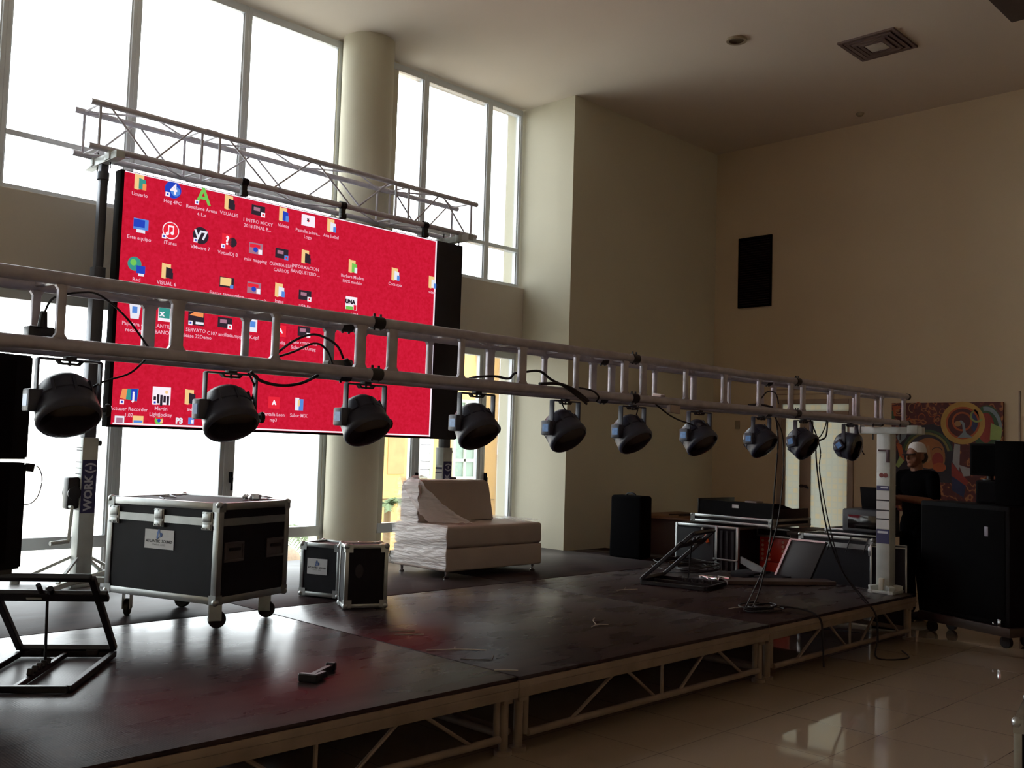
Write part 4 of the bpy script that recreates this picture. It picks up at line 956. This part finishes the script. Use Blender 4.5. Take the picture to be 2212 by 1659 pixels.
# case stack with red crate
cr = thing('red_crate', 'bright red plastic crate with round holes under the small silver case', 'crate', (9.75, 5.4, 0))
b = MB(); b.box(9.6, 10.0, 5.19, 5.6, .0, .38, bev=.006); b.box(9.6, 10.0, 5.19, 5.6, .385, .64, bev=.006); part('body', b, M_red, cr, True)
b = MB()
for i in range(5):
    for j in range(5):
        y = 5.24+.08*i-(.0 if i != 2 else 0); zz = .41+.048*j
        if i == 2: continue
        b.cyl((9.597, y, zz), (9.604, y, zz), .016, n=12)
part('hole', b, mat('crate_hole', (225, 165, 145), .6), cr, True)
sc = case('flight_case', 'small silver edged case with a black handle on top of the red crate', .42, .35, .1, (9.58, 5.63, .645), R(-90), lid=0, tr=.02, corners=False)
b = MB(); b.box(.17, .27, -.02, -.004, .02, .05, bev=.006); part('handle', b, M_rub, sc)
# brown boards on the case
b = MB(); b.box(9.45, 10.0, 4.87, 5.15, .0, .70); b.box(9.4, 10.0, 4.85, 5.17, .70, .745, bev=.006); b.box(9.45, 9.95, 4.87, 5.17, .746, .765, bev=.006)
solo('equipment_box', b, mat('dark_brown_box', (62, 50, 46), .6), 'dark brown equipment box between the console and the frosted door', 'box')
# rack case with laptop
rc = case('flight_case', 'black rack case with double silver rails carrying the laptop and the grey device', 0.76, .42, .76, (9.0, 4.82, 0), R(-90), lid=.085, tr=.032, latches=())
b = MB()
for x in (.36, .55, .72): b.path([(x, -.012, .77), (x-.02, -.02, .7), (x-.05, -.014, .62)], .005, 6)
part('strap', b, M_cable, rc)
b = MB(); b.box(.72, .79, -.02, 0, .60, .69, bev=.006); part('corner_latch', b, M_trim, rc)
ls = case('flight_case', 'low silver edged lid lying on the rack case beside the grey device', .6, .4, .06, (9.15, 4.62, .762), R(-90), lid=0, tr=.02, corners=False)
ls.location.z += .012
t = thing('grey_rack_device', 'dark grey rounded equipment box on the rack case left of the mast', 'equipment', (9.0, 4.36, .825), R(-90))
b = MB(); b.box(0, .40, -.02, .36, 0, .215, bev=.02, seg=3); part('body', b, mat('slate_plastic', (52, 56, 62), .5), t)
b = MB(); b.box(.06, .35, -.024, -.018, .035, .16, bev=.002); part('front_screen', b, M_lens, t)
t = thing('laptop', 'open black laptop on top of the dark grey equipment box', 'laptop', (9.1, 4.22, 1.042), R(-90))
b = MB(); b.box(0, .26, 0, .2, 0, .02, bev=.004); part('keyboard_base', b, M_blackm, t)
b = MB(); b.box(0, .26, -.004, .008, 0, .19, Matrix.Translation((0, 0.0, .02)) @ Matrix.Rotation(R(12), 4, 'X'), .003); part('screen_lid', b, M_blackm, t)
# opened case on the deck
t = thing('opened_case', 'opened silver edged case with its lid tilted back, on the right of the stage', 'flight case', (8.3, 4.8, S))
m_ = basis((8.34, 5.03, S+.17), (.2, -.98, 0), (0, 0, 1))
b = MB(); b.prism([(0, 0), (.0, -.06), (.26, -.17), (.26, -.085)], 0, .025, basis((8.34, 5.05, S+.17), (-.05, -1, 0), (0, 0, 1))); part('tray_side', b, M_trim, t, True)
b = MB(); b.box(0, .3, 0, .4, 0, .02, basis((8.14, 4.85, S+.015), (0, -1, 0), (1, 0, 0))); b.box(8.14, 8.44, 4.8, 5.05, S, S+.05, bev=.003); part('tray', b, M_black, t, True)
lm = basis((8.36, 4.72, S+.02), (-.05, -1, 0), (.22, -.30, .93))
b = MB(); b.box(0, .36, 0, .38, -.045, -.01, lm, .003); lid_ = part('lid', b, mat('charcoal_lid', (38, 38, 42), .6), t, True)
b = MB(); b.box(-.006, .016, 0, .38, -.055, .0, lm); b.box(0, .36, .37, .385, -.055, 0, lm); part('lid_trim', b, M_trim, t, True)
# metal slab / ramp lying on the deck
b = MB(); b.bar((7.62, 4.80, S+.02), (8.44, 4.2, S+.02), .22, .035, bev=.004); sb_ = solo('metal_plank', b, mat('brown_grey_metal', (82, 68, 62), .45, .4), 'long flat brownish metal plank lying on the right of the deck', 'plank')
b = MB()
for (x, y, w1) in ((7.66, 4.98, .06), (7.63, 4.88, .05)): b.box(x-.06, x+.05, y-w1, y+w1, S+.0, S+.05, bev=.008)
b.cyl((7.60, 4.95, S+.03), (7.60, 4.82, S+.03), .022, n=12); b.cyl((7.7, 4.9, S+.035), (7.7, 4.78, S+.035), .02, n=12)
solo('bright_hinge_block', b, M_chrome, 'shiny metal hinge block at the left tip of the long plank', 'hinge')
b = MB(); rr = random.Random(11)
for k in range(9):
    cx, cy = 8.1+rr.uniform(-.08, .08), 5.45+rr.uniform(-.1, .1); r = rr.uniform(.13, .24); ph = rr.uniform(0, 6); h = rr.uniform(0, .05)
    b.path([(cx+r*math.cos(ph+a)*1.3, cy+r*math.sin(ph+a), S+.01+.008*k+h*abs(math.sin(a*.5))) for a in [i*.7 for i in range(9)]], .006, 6, 3)
solo('cable_coil', b, M_cable, 'tangled black cable pile on the deck in front of the open fronted case', 'cable')
b = MB()
for k in range(6):
    cx, cy = 6.55+rr.uniform(-.06, .06), 3.78+rr.uniform(-.04, .04); r = rr.uniform(.08, .16); ph = rr.uniform(0, 6)
    b.path([(cx+r*math.cos(ph+a)*1.3, cy+r*math.sin(ph+a)*.8, S+.008+.008*k) for a in [i*.7 for i in range(9)]], .006, 6, 3)
b.path([(6.64, 3.7, S+.04), (6.7, 3.55, S+.03), (6.73, 3.43, S-.02), (6.72, 3.40, .2), (6.72, 3.39, .02)], .008, 6)
solo('cable_coil', b, M_cable, 'small black cable coil at the front edge of the deck with its tail hanging over', 'cable')
b = MB(); b.path([(6.55, 3.70, 1.80), (6.62, 3.72, 1.62), (6.6, 3.73, 1.3), (6.58, 3.75, .9), (6.5, 3.78, .55), (6.42, 3.80, S+.02), (6.5, 3.8, S+.012)], .006, 6)
solo('cable', b, M_cable, 'black cable hanging straight down from the truss left of the frosted door', 'cable')
b = MB(); b.path([(6.50, 3.68, 1.80), (6.6, 3.68, 1.7), (6.67, 3.70, 1.55), (6.66, 3.7, 1.3), (6.62, 3.72, 1.0), (6.55, 3.78, .7), (6.4, 3.85, S+.01)], .005, 6)
solo('cable', b, M_cable, 'thinner black cable running beside the first hanging one from the truss', 'cable')
b = MB()
b.path([(7.32, 3.68, 1.80), (7.25, 3.66, 1.68), (7.12, 3.66, 1.63), (7.10, 3.66, 1.5), (7.2, 3.66, 1.15), (7.35, 3.66, .85), (7.5, 3.62, .6), (7.6, 3.5, .42), (7.63, 3.42, .3), (7.58, 3.38, .12), (7.4, 3.3, .012), (7.6, 3.15, .012), (7.85, 3.3, .012)], .0065, 6)
b.path([(7.0, 3.66, 1.80), (7.08, 3.64, 1.66), (7.13, 3.64, 1.55), (7.12, 3.64, 1.4), (7.28, 3.64, 1.0), (7.48, 3.62, .62), (7.58, 3.5, .41), (7.62, 3.41, .3), (7.57, 3.37, .1)], .005, 6)
solo('cable', b, M_cable, 'two black cables dropping from the truss before the frosted glass to the floor', 'cable')
# cables and plugs on the truss
b = MB(); b.path([(1.70, 3.62, 1.86), (1.60, 3.60, 1.96), (1.5, 3.60, 2.03), (1.42, 3.58, 2.03), (1.33, 3.59, 2.0), (1.31, 3.62, 1.94)], .004, 6)
b.cyl((1.31, 3.62, 1.95), (1.315, 3.64, 1.90), .012, .017, n=10); b.path([(1.48, 3.68, 1.67), (1.56, 3.68, 1.72), (1.66, 3.68, 1.76), (1.72, 3.68, 1.82)], .004, 6)
solo('cable', b, M_cable, 'black cable looping over the truss above the leftmost stage light', 'cable')
b = MB(); b.box(1.27, 1.36, 3.64, 3.70, 1.857, 1.90, bev=.006)
solo('power_box', b, M_iron, 'small dark box inside the truss above the leftmost stage light', 'box')
b = MB(); b.path([(2.22, 3.60, 1.86), (2.32, 3.60, 1.94), (2.43, 3.62, 1.985), (2.52, 3.64, 1.98), (2.6, 3.66, 1.95), (2.64, 3.67, 1.9)], .0055, 6)
b.path([(2.22, 3.60, 1.86), (2.34, 3.62, 1.90), (2.46, 3.64, 1.95), (2.54, 3.66, 1.93), (2.58, 3.66, 1.86)], .005, 6)
b.path([(2.13, 3.6, 1.80), (2.18, 3.6, 1.765), (2.28, 3.6, 1.752), (2.38, 3.6, 1.77), (2.46, 3.6, 1.81)], .007, 6)
b.path([(2.16, 3.67, 1.8), (2.2, 3.68, 1.74), (2.19, 3.69, 1.68)], .004, 6)
solo('cable', b, M_cable, 'looped black cables on the truss in front of the red screen', 'cable')
for (x, y, z_, lab) in ((2.66, 3.68, 1.90, 'black cable plug resting in the truss in front of the red screen'),):
    b = MB(); b.cyl((x, y, z_), (x+.02, y, z_-.035), .011, .018, n=10); solo('cable_plug', b, M_rub, lab, 'plug')
b = MB(); b.bar((2.58, 3.72, 1.872), (2.72, 3.72, 1.885), .05, .035, bev=.008); solo('tape_wrap', b, mat('grey_tape', (105, 96, 92), .6), 'grey tape bundle lying in the truss beside the black plug', 'tape')
b = MB(); b.path([(3.36, 3.6, 1.86), (3.45, 3.62, 1.875), (3.56, 3.62, 1.885), (3.66, 3.62, 1.88), (3.70, 3.62, 1.91), (3.75, 3.6, 1.92), (3.83, 3.56, 1.93), (3.90, 3.54, 1.89), (3.98, 3.53, 1.865), (4.05, 3.53, 1.84), (4.14, 3.53, 1.80), (4.2, 3.54, 1.775)], .007, 6)
b.path([(3.8, 3.53, 1.86), (3.95, 3.53, 1.87), (4.08, 3.53, 1.845), (4.2, 3.53, 1.79)], .009, 6); b.path([(4.12, 3.53, 1.86), (4.22, 3.52, 1.85), (4.28, 3.52, 1.82), (4.27, 3.53, 1.79)], .005, 6)
b.path([(4.12, 3.66, 1.80), (4.16, 3.67, 1.75), (4.24, 3.68, 1.71), (4.3, 3.69, 1.70)], .004, 6)
solo('cable', b, M_cable, 'thick black cable bundle drooping over the truss at the cream wall corner', 'cable')
b = MB(); b.bar((5.0, 3.60, 1.865), (5.12, 3.75, 1.885), .03, .02, bev=.004); b.bar((4.99, 3.55, 1.79), (5.10, 3.55, 1.785), .03, .05, bev=.004)
solo('tape_wrap', b, mat('pale_tape', (150, 132, 124), .6), 'pale tape tag wrapped on the middle right of the truss', 'tape')
b = MB(); b.path([(4.90, 3.58, 1.81), (5.05, 3.6, 1.76), (5.22, 3.64, 1.73), (5.4, 3.67, 1.71), (5.5, 3.68, 1.69)], .005, 6); b.path([(4.86, 3.68, 1.80), (4.85, 3.69, 1.74), (4.83, 3.7, 1.7)], .004, 6)
solo('cable', b, M_cable, 'thin black cable dipping between the sixth and seventh stage lights', 'cable')
b = MB(); b.path([(6.1, 3.62, 1.86), (6.2, 3.62, 1.92), (6.32, 3.64, 1.975), (6.45, 3.66, 1.98), (6.53, 3.68, 1.95), (6.55, 3.68, 1.9)], .005, 6); b.path([(6.0, 3.6, 1.862), (6.15, 3.6, 1.875), (6.32, 3.6, 1.865)], .008, 6)
solo('cable', b, M_cable, 'small black cable arch on the truss above the hanging cable drop', 'cable')
b = MB(); b.path([(7.0, 3.68, 1.66), (7.1, 3.68, 1.66), (7.2, 3.68, 1.68), (7.28, 3.68, 1.76), (7.3, 3.68, 1.81)], .005, 6); b.path([(7.76, 3.7, 1.66), (7.86, 3.7, 1.65), (7.95, 3.7, 1.6), (8.02, 3.7, 1.55), (7.95, 3.7, 1.62), (7.88, 3.7, 1.8)], .004, 6)
solo('cable', b, M_cable, 'thin black cable loops around the two rightmost stage lights', 'cable')

# ---------------------------------------------------------------- right hand black speaker stack
t = thing('bass_speaker', 'large black bass speaker on a wheeled dolly right of the stage', 'speaker', (8.95, 3.1, 0), 0)
q0 = Vector((8.66, 2.76, 0)); d1 = Vector((.36, .93, 0)).normalized(); d2 = Vector((d1.y, -d1.x, 0))
def sbx(mb, u0, u1, v0, v1, z0, z1, bev=.01): mb.box(u0, u1, v0, v1, z0, z1, basis(q0, d1, -d2) @ Matrix.Diagonal((1, -1, 1, 1)), bev)
b = MB(); sbx(b, 0, .92, 0, .36, .18, 1.16, .015); part('cabinet', b, M_blackm, t, True)
b = MB(); sbx(b, .04, .9, -.006, .002, .22, 1.12, .002); part('grille', b, M_grill, t, True)
b = MB(); sbx(b, -.01, .94, -.012, .38, .10, .175, .004); dol = part('dolly', b, mat('dolly_board', (72, 62, 56), .5, .3), t, True)
for (u, v) in ((.08, .06), (.84, .06), (.08, .3), (.84, .3)):
    b = MB(); c = q0+d1*u+d2*v; b.cyl(c+Vector((0, 0, .05))-d2*.018, c+Vector((0, 0, .05))+d2*.018, .05, n=18); b.box(-.03, .03, -.025, .025, .06, .1, Matrix.Translation(c)); part('caster', b, M_rub, dol, True)
b = MB(); sbx(b, .07, .1, -.02, -.006, .17, .235, .002); sbx(b, .14, .155, -.014, -.006, .185, .2, .002); part('latch', b, M_chrome, t, True)
b = MB(); sbx(b, .2, .235, -.010, -.004, .9, .98, .001); part('badge', b, mat('grey_badge', (120, 112, 125), .5), t, True)
t = thing('column_speaker', 'tall black speaker cabinet at the right edge of the frame', 'speaker', (8.85, 2.4, 0), 0)
b = MB(); b.box(8.75, 9.25, 1.9, 2.52, 0, 1.69, bev=.02); part('cabinet', b, M_blackm, t, True)
b = MB(); b.box(8.742, 8.752, 1.94, 2.48, .05, 1.62); part('grille', b, M_grill, t, True)
t = thing('monitor_speaker', 'black monitor speaker with a white sheet under it, on the bass speaker stack', 'speaker', (9.15, 3.05, 1.16), 0)
b = MB(); b.box(8.98, 9.22, 2.93, 3.19, 1.40, 1.68, Matrix.Identity(4), .015); part('cabinet', b, M_blackm, t, True)
b = MB(); b.box(8.973, 8.98, 2.95, 3.17, 1.42, 1.66); part('grille', b, M_grill, t, True)
b = MB(); b.cyl((9.08, 3.05, 1.362), (9.08, 3.05, 1.40), .03, n=12); b.cyl((9.08, 3.05, 1.361), (9.08, 3.05, 1.37), .07, n=20); part('stand', b, M_iron, t, True)
b = MB(); b.box(8.98, 9.2, 2.94, 3.14, 1.162, 1.36, bev=.015); b.box(8.972, 8.98, 2.96, 3.12, 1.18, 1.34)
solo('lower_monitor_speaker', b, M_blackm, 'second black monitor speaker standing below the sheet, on the bass speaker', 'speaker')
b = MB(); b.box(8.80, 8.97, 2.70, 2.92, 1.162, 1.70, bev=.01)
solo('side_amplifier', b, M_grill, 'narrow dark amplifier box wedged between monitor and tall cabinet', 'amplifier')
c = case('flight_case', 'black silver edged case standing behind the right mast, before the person', .30, .26, .74, (8.64, 3.92, 0), R(-68), lid=0, tr=.012, corners=False)

# corner of a case at the lower right
c = case('flight_case', 'corner of a black case with a chrome ball corner at the lower right', .7, .5, .50, (4.245, 1.34, 0), R(-78), lid=0, tr=.03)
for o in COL.objects:
    if o.parent is c and o.name.startswith('ball_corner'): pass

# ---------------------------------------------------------------- painting on the right wall
pt = thing('painting', 'large colourful painting of a face and a spiral on the right wall', 'painting', (XR-.03, 4.32, .9))
def art_mat():
    m = bpy.data.materials.new('painted_maroon_lines'); m.use_nodes = True; nt = m.node_tree; b = nt.nodes['Principled BSDF']; b.inputs['Roughness'].default_value = .6
    tc = nt.nodes.new('ShaderNodeTexCoord'); wv = nt.nodes.new('ShaderNodeTexWave'); wv.inputs['Scale'].default_value = 4.5; wv.inputs['Distortion'].default_value = 14; wv.inputs['Detail'].default_value = 2; wv.inputs['Detail Scale'].default_value = 1.6
    nt.links.new(tc.outputs['Object'], wv.inputs[0]); r = nt.nodes.new('ShaderNodeValToRGB')
    r.color_ramp.elements[0].position = .0; r.color_ramp.elements[0].color = lin((78, 26, 24))+(1,)
    e = r.color_ramp.elements.new(.55); e.color = lin((84, 30, 32))+(1,); e = r.color_ramp.elements.new(.86); e.color = lin((105, 42, 30))+(1,)
    r.color_ramp.elements[-1].position = 1; r.color_ramp.elements[-1].color = lin((165, 105, 60))+(1,)
    nt.links.new(wv.outputs[0], r.inputs[0]); nt.links.new(r.outputs[0], b.inputs['Base Color']); return m
AM = [art_mat()]+[mat('paint_%s' % n_, c_, .6, var=.12, scale=9) for n_, c_ in ((a_, tuple(int(v*.74) for v in b_)) for a_, b_ in (('yellow', (240, 190, 90)), ('orange', (225, 105, 45)), ('blue', (40, 56, 110)), ('navy', (38, 40, 56)), ('flesh', (205, 130, 70)), ('olive', (160, 150, 80)), ('pale_blue', (165, 185, 195)), ('lime', (190, 215, 120)), ('white', (200, 200, 205)), ('red', (190, 60, 50)), ('tan', (215, 160, 100)), ('maroon', (100, 30, 34)), ('green', (70, 110, 70))))]
ya_, za_ = 4.94, 2.18
b = MB(); b.box(XR-.035, XR-.002, 3.705, 4.94, .92, 2.18); cv = part('canvas', b, AM[0], pt, True)
am = MB()
def PP(px, py): return ((px-1929)*.00526, -(py-870.5)*.0052)
def apoly(pts, mi, lvl): am.mi = mi; am.prism([PP(*p) for p in pts], 0, .0008, basis((XR-.0355-.0007*lvl, ya_, za_), (0, -1, 0), (0, 0, 1)))
def aring(cx, cy, r0, r1, mi, lvl, a0=0, a1=360, sy=1., n=36):
    am.mi = mi; m_ = basis((XR-.0355-.0007*lvl, ya_, za_), (0, -1, 0), (0, 0, 1)); st = (a1-a0)/n
    for k in range(n):
        c0, c1 = R(a0+st*k), R(a0+st*(k+1))
        am.prism([PP(cx+r0*math.cos(c0), cy+sy*r0*math.sin(c0)), PP(cx+r1*math.cos(c0), cy+sy*r1*math.sin(c0)), PP(cx+r1*math.cos(c1), cy+sy*r1*math.sin(c1)), PP(cx+r0*math.cos(c1), cy+sy*r0*math.sin(c1))][::-1], 0, .0008, m_)
def adisc(cx, cy, rx, ry, mi, lvl, n=28): apoly([(cx+rx*math.cos(2*math.pi*k/n), cy+ry*math.sin(2*math.pi*k/n)) for k in range(n)], mi, lvl)
# right-hand oval with pale rim
adisc(2132, 925, 30, 48, 13, 1); aring(2130, 928, 26, 32, 7, 2, -100, 80, 1.5); adisc(2130, 925, 17, 32, 10, 2); apoly([(2140, 915), (2162, 925), (2160, 950), (2138, 950)], 8, 3)
# yellow wheel
aring(2083, 915, 34, 46, 1, 4); adisc(2083, 915, 34, 34, 12, 3); aring(2083, 915, 31, 35, 2, 5, 0, 360); adisc(2108, 910, 9, 24, 3, 4); aring(2082, 912, 17, 21, 2, 5); aring(2112, 900, 10, 14, 8, 6, 30, 240)
apoly([(2072, 947), (2084, 935), (2082, 918), (2074, 912), (2080, 909), (2087, 915), (2090, 935), (2103, 946)], 7, 7); adisc(2073, 917, 7, 6, 11, 8)
# hooded face
apoly([(1972, 935), (1985, 922), (2020, 918), (2045, 925), (2060, 945), (2068, 1000), (2060, 1045), (1935, 1045), (1940, 980), (1955, 950)], 4, 2)
aring(2008, 985, 44, 49, 6, 4, 190, 350, 1.0); aring(2008, 985, 50, 55, 13, 3, 190, 350, 1.0); adisc(2012, 982, 34, 34, 5, 5); adisc(2030, 990, 17, 30, 5, 6); adisc(2031, 996, 12, 16, 10, 7); aring(2030, 975, 9, 11, 4, 8, 180, 360, .6)
apoly([(2008, 965), (2013, 965), (2017, 995), (2010, 1003), (2004, 998)], 11, 8); adisc(2035, 1012, 14, 10, 2, 8)
apoly([(2066, 960), (2078, 962), (2076, 1020), (2062, 1000)], 9, 3); apoly([(2060, 1000), (2095, 1040), (2090, 1050), (2060, 1030)], 10, 3); apoly([(2075, 1005), (2098, 1012), (2098, 1028), (2085, 1030)], 9, 4); apoly([(2062, 1030), (2090, 1050), (2085, 1075), (2060, 1060)], 3, 3)
apoly([(1940, 960), (1952, 965), (1960, 1000), (1948, 995)], 2, 3); apoly([(1948, 990), (1958, 1000), (1946, 1016), (1938, 1012)], 8, 4); apoly([(1940, 945), (1970, 925), (1960, 950), (1948, 962)], 7, 3)
# squiggles at the top
for (x0, y0) in ((1945, 885), (1962, 900), (1975, 882), (1996, 905), (2018, 892), (2030, 908), (1968, 915), (1988, 880)): aring(x0, y0, 7, 8.3, 11 if x0 % 2 else 2, 1, 20*(x0 % 9), 20*(x0 % 9)+230, 1.3, 14)
apoly([(1930, 878), (1950, 876), (1946, 884), (1938, 886), (1940, 900), (1934, 900), (1933, 886)], 2, 2); apoly([(1929, 888), (1936, 890), (1936, 906), (1929, 906)], 13, 1)
part('painted_shapes', am, AM, cv, True, smooth=None)

# ---------------------------------------------------------------- person in a white cap
P0 = Vector((9.6, 3.905, 0)); face_dir = math.atan2(.39, -.92)+math.pi/2   # local -Y is forward
ps = thing('person', 'person in a white cap and black shirt behind the right mast, looking down', 'person', P0, face_dir)
def ellip(mb, c, s_, rx=0, n=10): mb.sph(Vector(c), 1, n, s_, Matrix.Rotation(R(rx), 4, 'X'))
def limb(mb, pts):
    for (a, ra), (c, rc) in zip(pts, pts[1:]):
        mb.cyl(a, c, ra, rc, 14); mb.sph(Vector(a), ra, 8); mb.sph(Vector(c), rc, 8)
def remesh(o, vox, it=3):
    m = o.modifiers.new('remesh', 'REMESH'); m.mode = 'VOXEL'; m.voxel_size = vox; m.use_smooth_shade = True
    s2 = o.modifiers.new('smooth', 'SMOOTH'); s2.iterations = it; s2.factor = .5
b = MB()
ellip(b, (0, -.01, 1.56), (.075, .092, .11)); ellip(b, (0, -.035, 1.50), (.055, .06, .06)); ellip(b, (0, .02, 1.60), (.078, .085, .08))
ellip(b, (0, -.105, 1.54), (.012, .02, .022), 20); ellip(b, (0, -.092, 1.505), (.024, .014, .008)); ellip(b, (0, -.09, 1.495), (.02, .014, .007)); ellip(b, (0, -.08, 1.465), (.028, .026, .02))
for sg in (-1, 1):
    ellip(b, (sg*.078, .005, 1.55), (.01, .02, .032)); ellip(b, (sg*.03, -.088, 1.572), (.018, .012, .007)); ellip(b, (sg*.045, -.06, 1.525), (.022, .02, .022))
    ellip(b, (sg*.03, -.086, 1.558), (.012, .008, .008))
limb(b, [((0, .01, 1.40), .06), ((0, 0, 1.5), .055)])
ellip(b, (0, .01, 1.27), (.165, .1, .15)); ellip(b, (0, .01, 1.07), (.14, .095, .18)); ellip(b, (0, .01, .93), (.155, .105, .13)); limb(b, [((-.14, .01, 1.37), .055), ((.14, .01, 1.37), .055)])
# right arm forward holding a phone, left arm bent too
ARM = {1: [((.19, .01, 1.36), .052), ((.235, .0, 1.12), .042), ((.10, -.22, 1.15), .034), ((.055, -.27, 1.16), .026)], -1: [((-.19, .01, 1.36), .052), ((-.25, .02, 1.11), .042), ((-.14, -.2, 1.10), .034), ((-.07, -.25, 1.12), .026)]}
for sg in (1, -1): limb(b, ARM[sg])
for sg in (-1, 1):
    limb(b, [((sg*.085, .01, .88), .085), ((sg*.1, -.01, .48), .058), ((sg*.105, .02, .09), .04)]); ellip(b, (sg*.11, -.06, .045), (.045, .13, .04))
# hands: palm, four curled fingers, thumb
for sg in (1, -1):
    w0 = Vector(ARM[sg][-1][0]); d = Vector((-sg*.75, -.55, .12)).normalized(); sd = Vector((0, 0, 1)).cross(d).normalized(); pc = w0+d*.05
    b.sph(pc, 1, 8, (.045, .042, .018))
    for k in range(4):
        base = pc+d*.035+sd*(-.028+.019*k); L = (.028, .034, .032, .024)[k]
        k1 = base+d*L; k2 = k1+(d*.6+Vector((0, 0, .8))).normalized()*L*.8; k3 = k2+(-d*.4+Vector((0, 0, .9))).normalized()*L*.6
        limb(b, [(base, .0095), (k1, .009), (k2, .0085), (k3, .0075)])
    tb = pc-d*.01-sd*.03; limb(b, [(tb, .011), (tb+(d*.5-sd*.5+Vector((0, 0, .5))).normalized()*.035, .010), (tb+(d*.8-sd*.3+Vector((0, 0, .8))).normalized()*.058, .0085)])
body = part('body', b, M_skin, ps); remesh(body, .0065, 2)
b = MB(); ellip(b, (0, .01, 1.27), (.182, .118, .165)); ellip(b, (0, .01, 1.07), (.16, .115, .2)); ellip(b, (0, .01, .93), (.172, .122, .12)); limb(b, [((-.15, .01, 1.365), .064), ((.15, .01, 1.365), .064)])
for sg in (1, -1): a, c = ARM[sg][0][0], ARM[sg][1][0]; limb(b, [(a, .064), (tuple(Vector(a).lerp(Vector(c), .75)), .058)])
sh = part('shirt', b, M_shirt, ps); remesh(sh, .012, 4)
b = MB(); b.cyl((-.1, 0, 0), (.1, 0, 0), .001); b = MB()
limb(b, [((-.08, .01, .9), .1), ((.08, .01, .9), .1)])
for sg in (-1, 1): limb(b, [((sg*.085, .01, .88), .1), ((sg*.1, -.01, .48), .075), ((sg*.105, .02, .1), .062)])
tr2 = part('trousers', b, M_jeans, ps); remesh(tr2, .014, 4)
b = MB()
for sg in (-1, 1): ellip(b, (sg*.11, -.06, .045), (.052, .14, .045))
for v in b.bm.verts: v.co.z = max(v.co.z, 0)
part('shoes', b, M_rub, ps)
b = MB(); b.lathe([(0, .09), (.04, .086), (.07, .062), (.084, .015), (.085, -.01), (.081, -.01)], Matrix.Translation((0, .01, 1.605)) @ Matrix.Diagonal((.98, 1.08, 1, 1)), 28); cap_ = part('cap', b, [M_cap], ps)
b = MB(); b.prism([(.07*math.cos(R(a)), -.075-.09*math.sin(R(a))) for a in range(0, 181, 15)], 0, .006, Matrix.Translation((0, -.0, 1.592)) @ Matrix.Rotation(R(12), 4, 'X')); part('brim', b, M_hair, cap_)
b = MB(); ellip(b, (0, .03, 1.55), (.083, .088, .075)); 
for v in b.bm.verts: v.co.y = max(v.co.y, .0)
part('hair', b, M_hair, ps)
b = MB(); b.box(-.035, .035, -.006, .006, -.07, .07, Matrix.Translation((0, -.325, 1.215)) @ Matrix.Rotation(R(-30), 4, 'X'), .003)
bmesh.ops.transform(b.bm, matrix=Matrix.Translation(P0) @ Matrix.Rotation(face_dir, 4, 'Z'), verts=b.bm.verts)
solo('mobile_phone', b, M_white, 'pale mobile phone held in the hands of the person in the cap', 'phone')
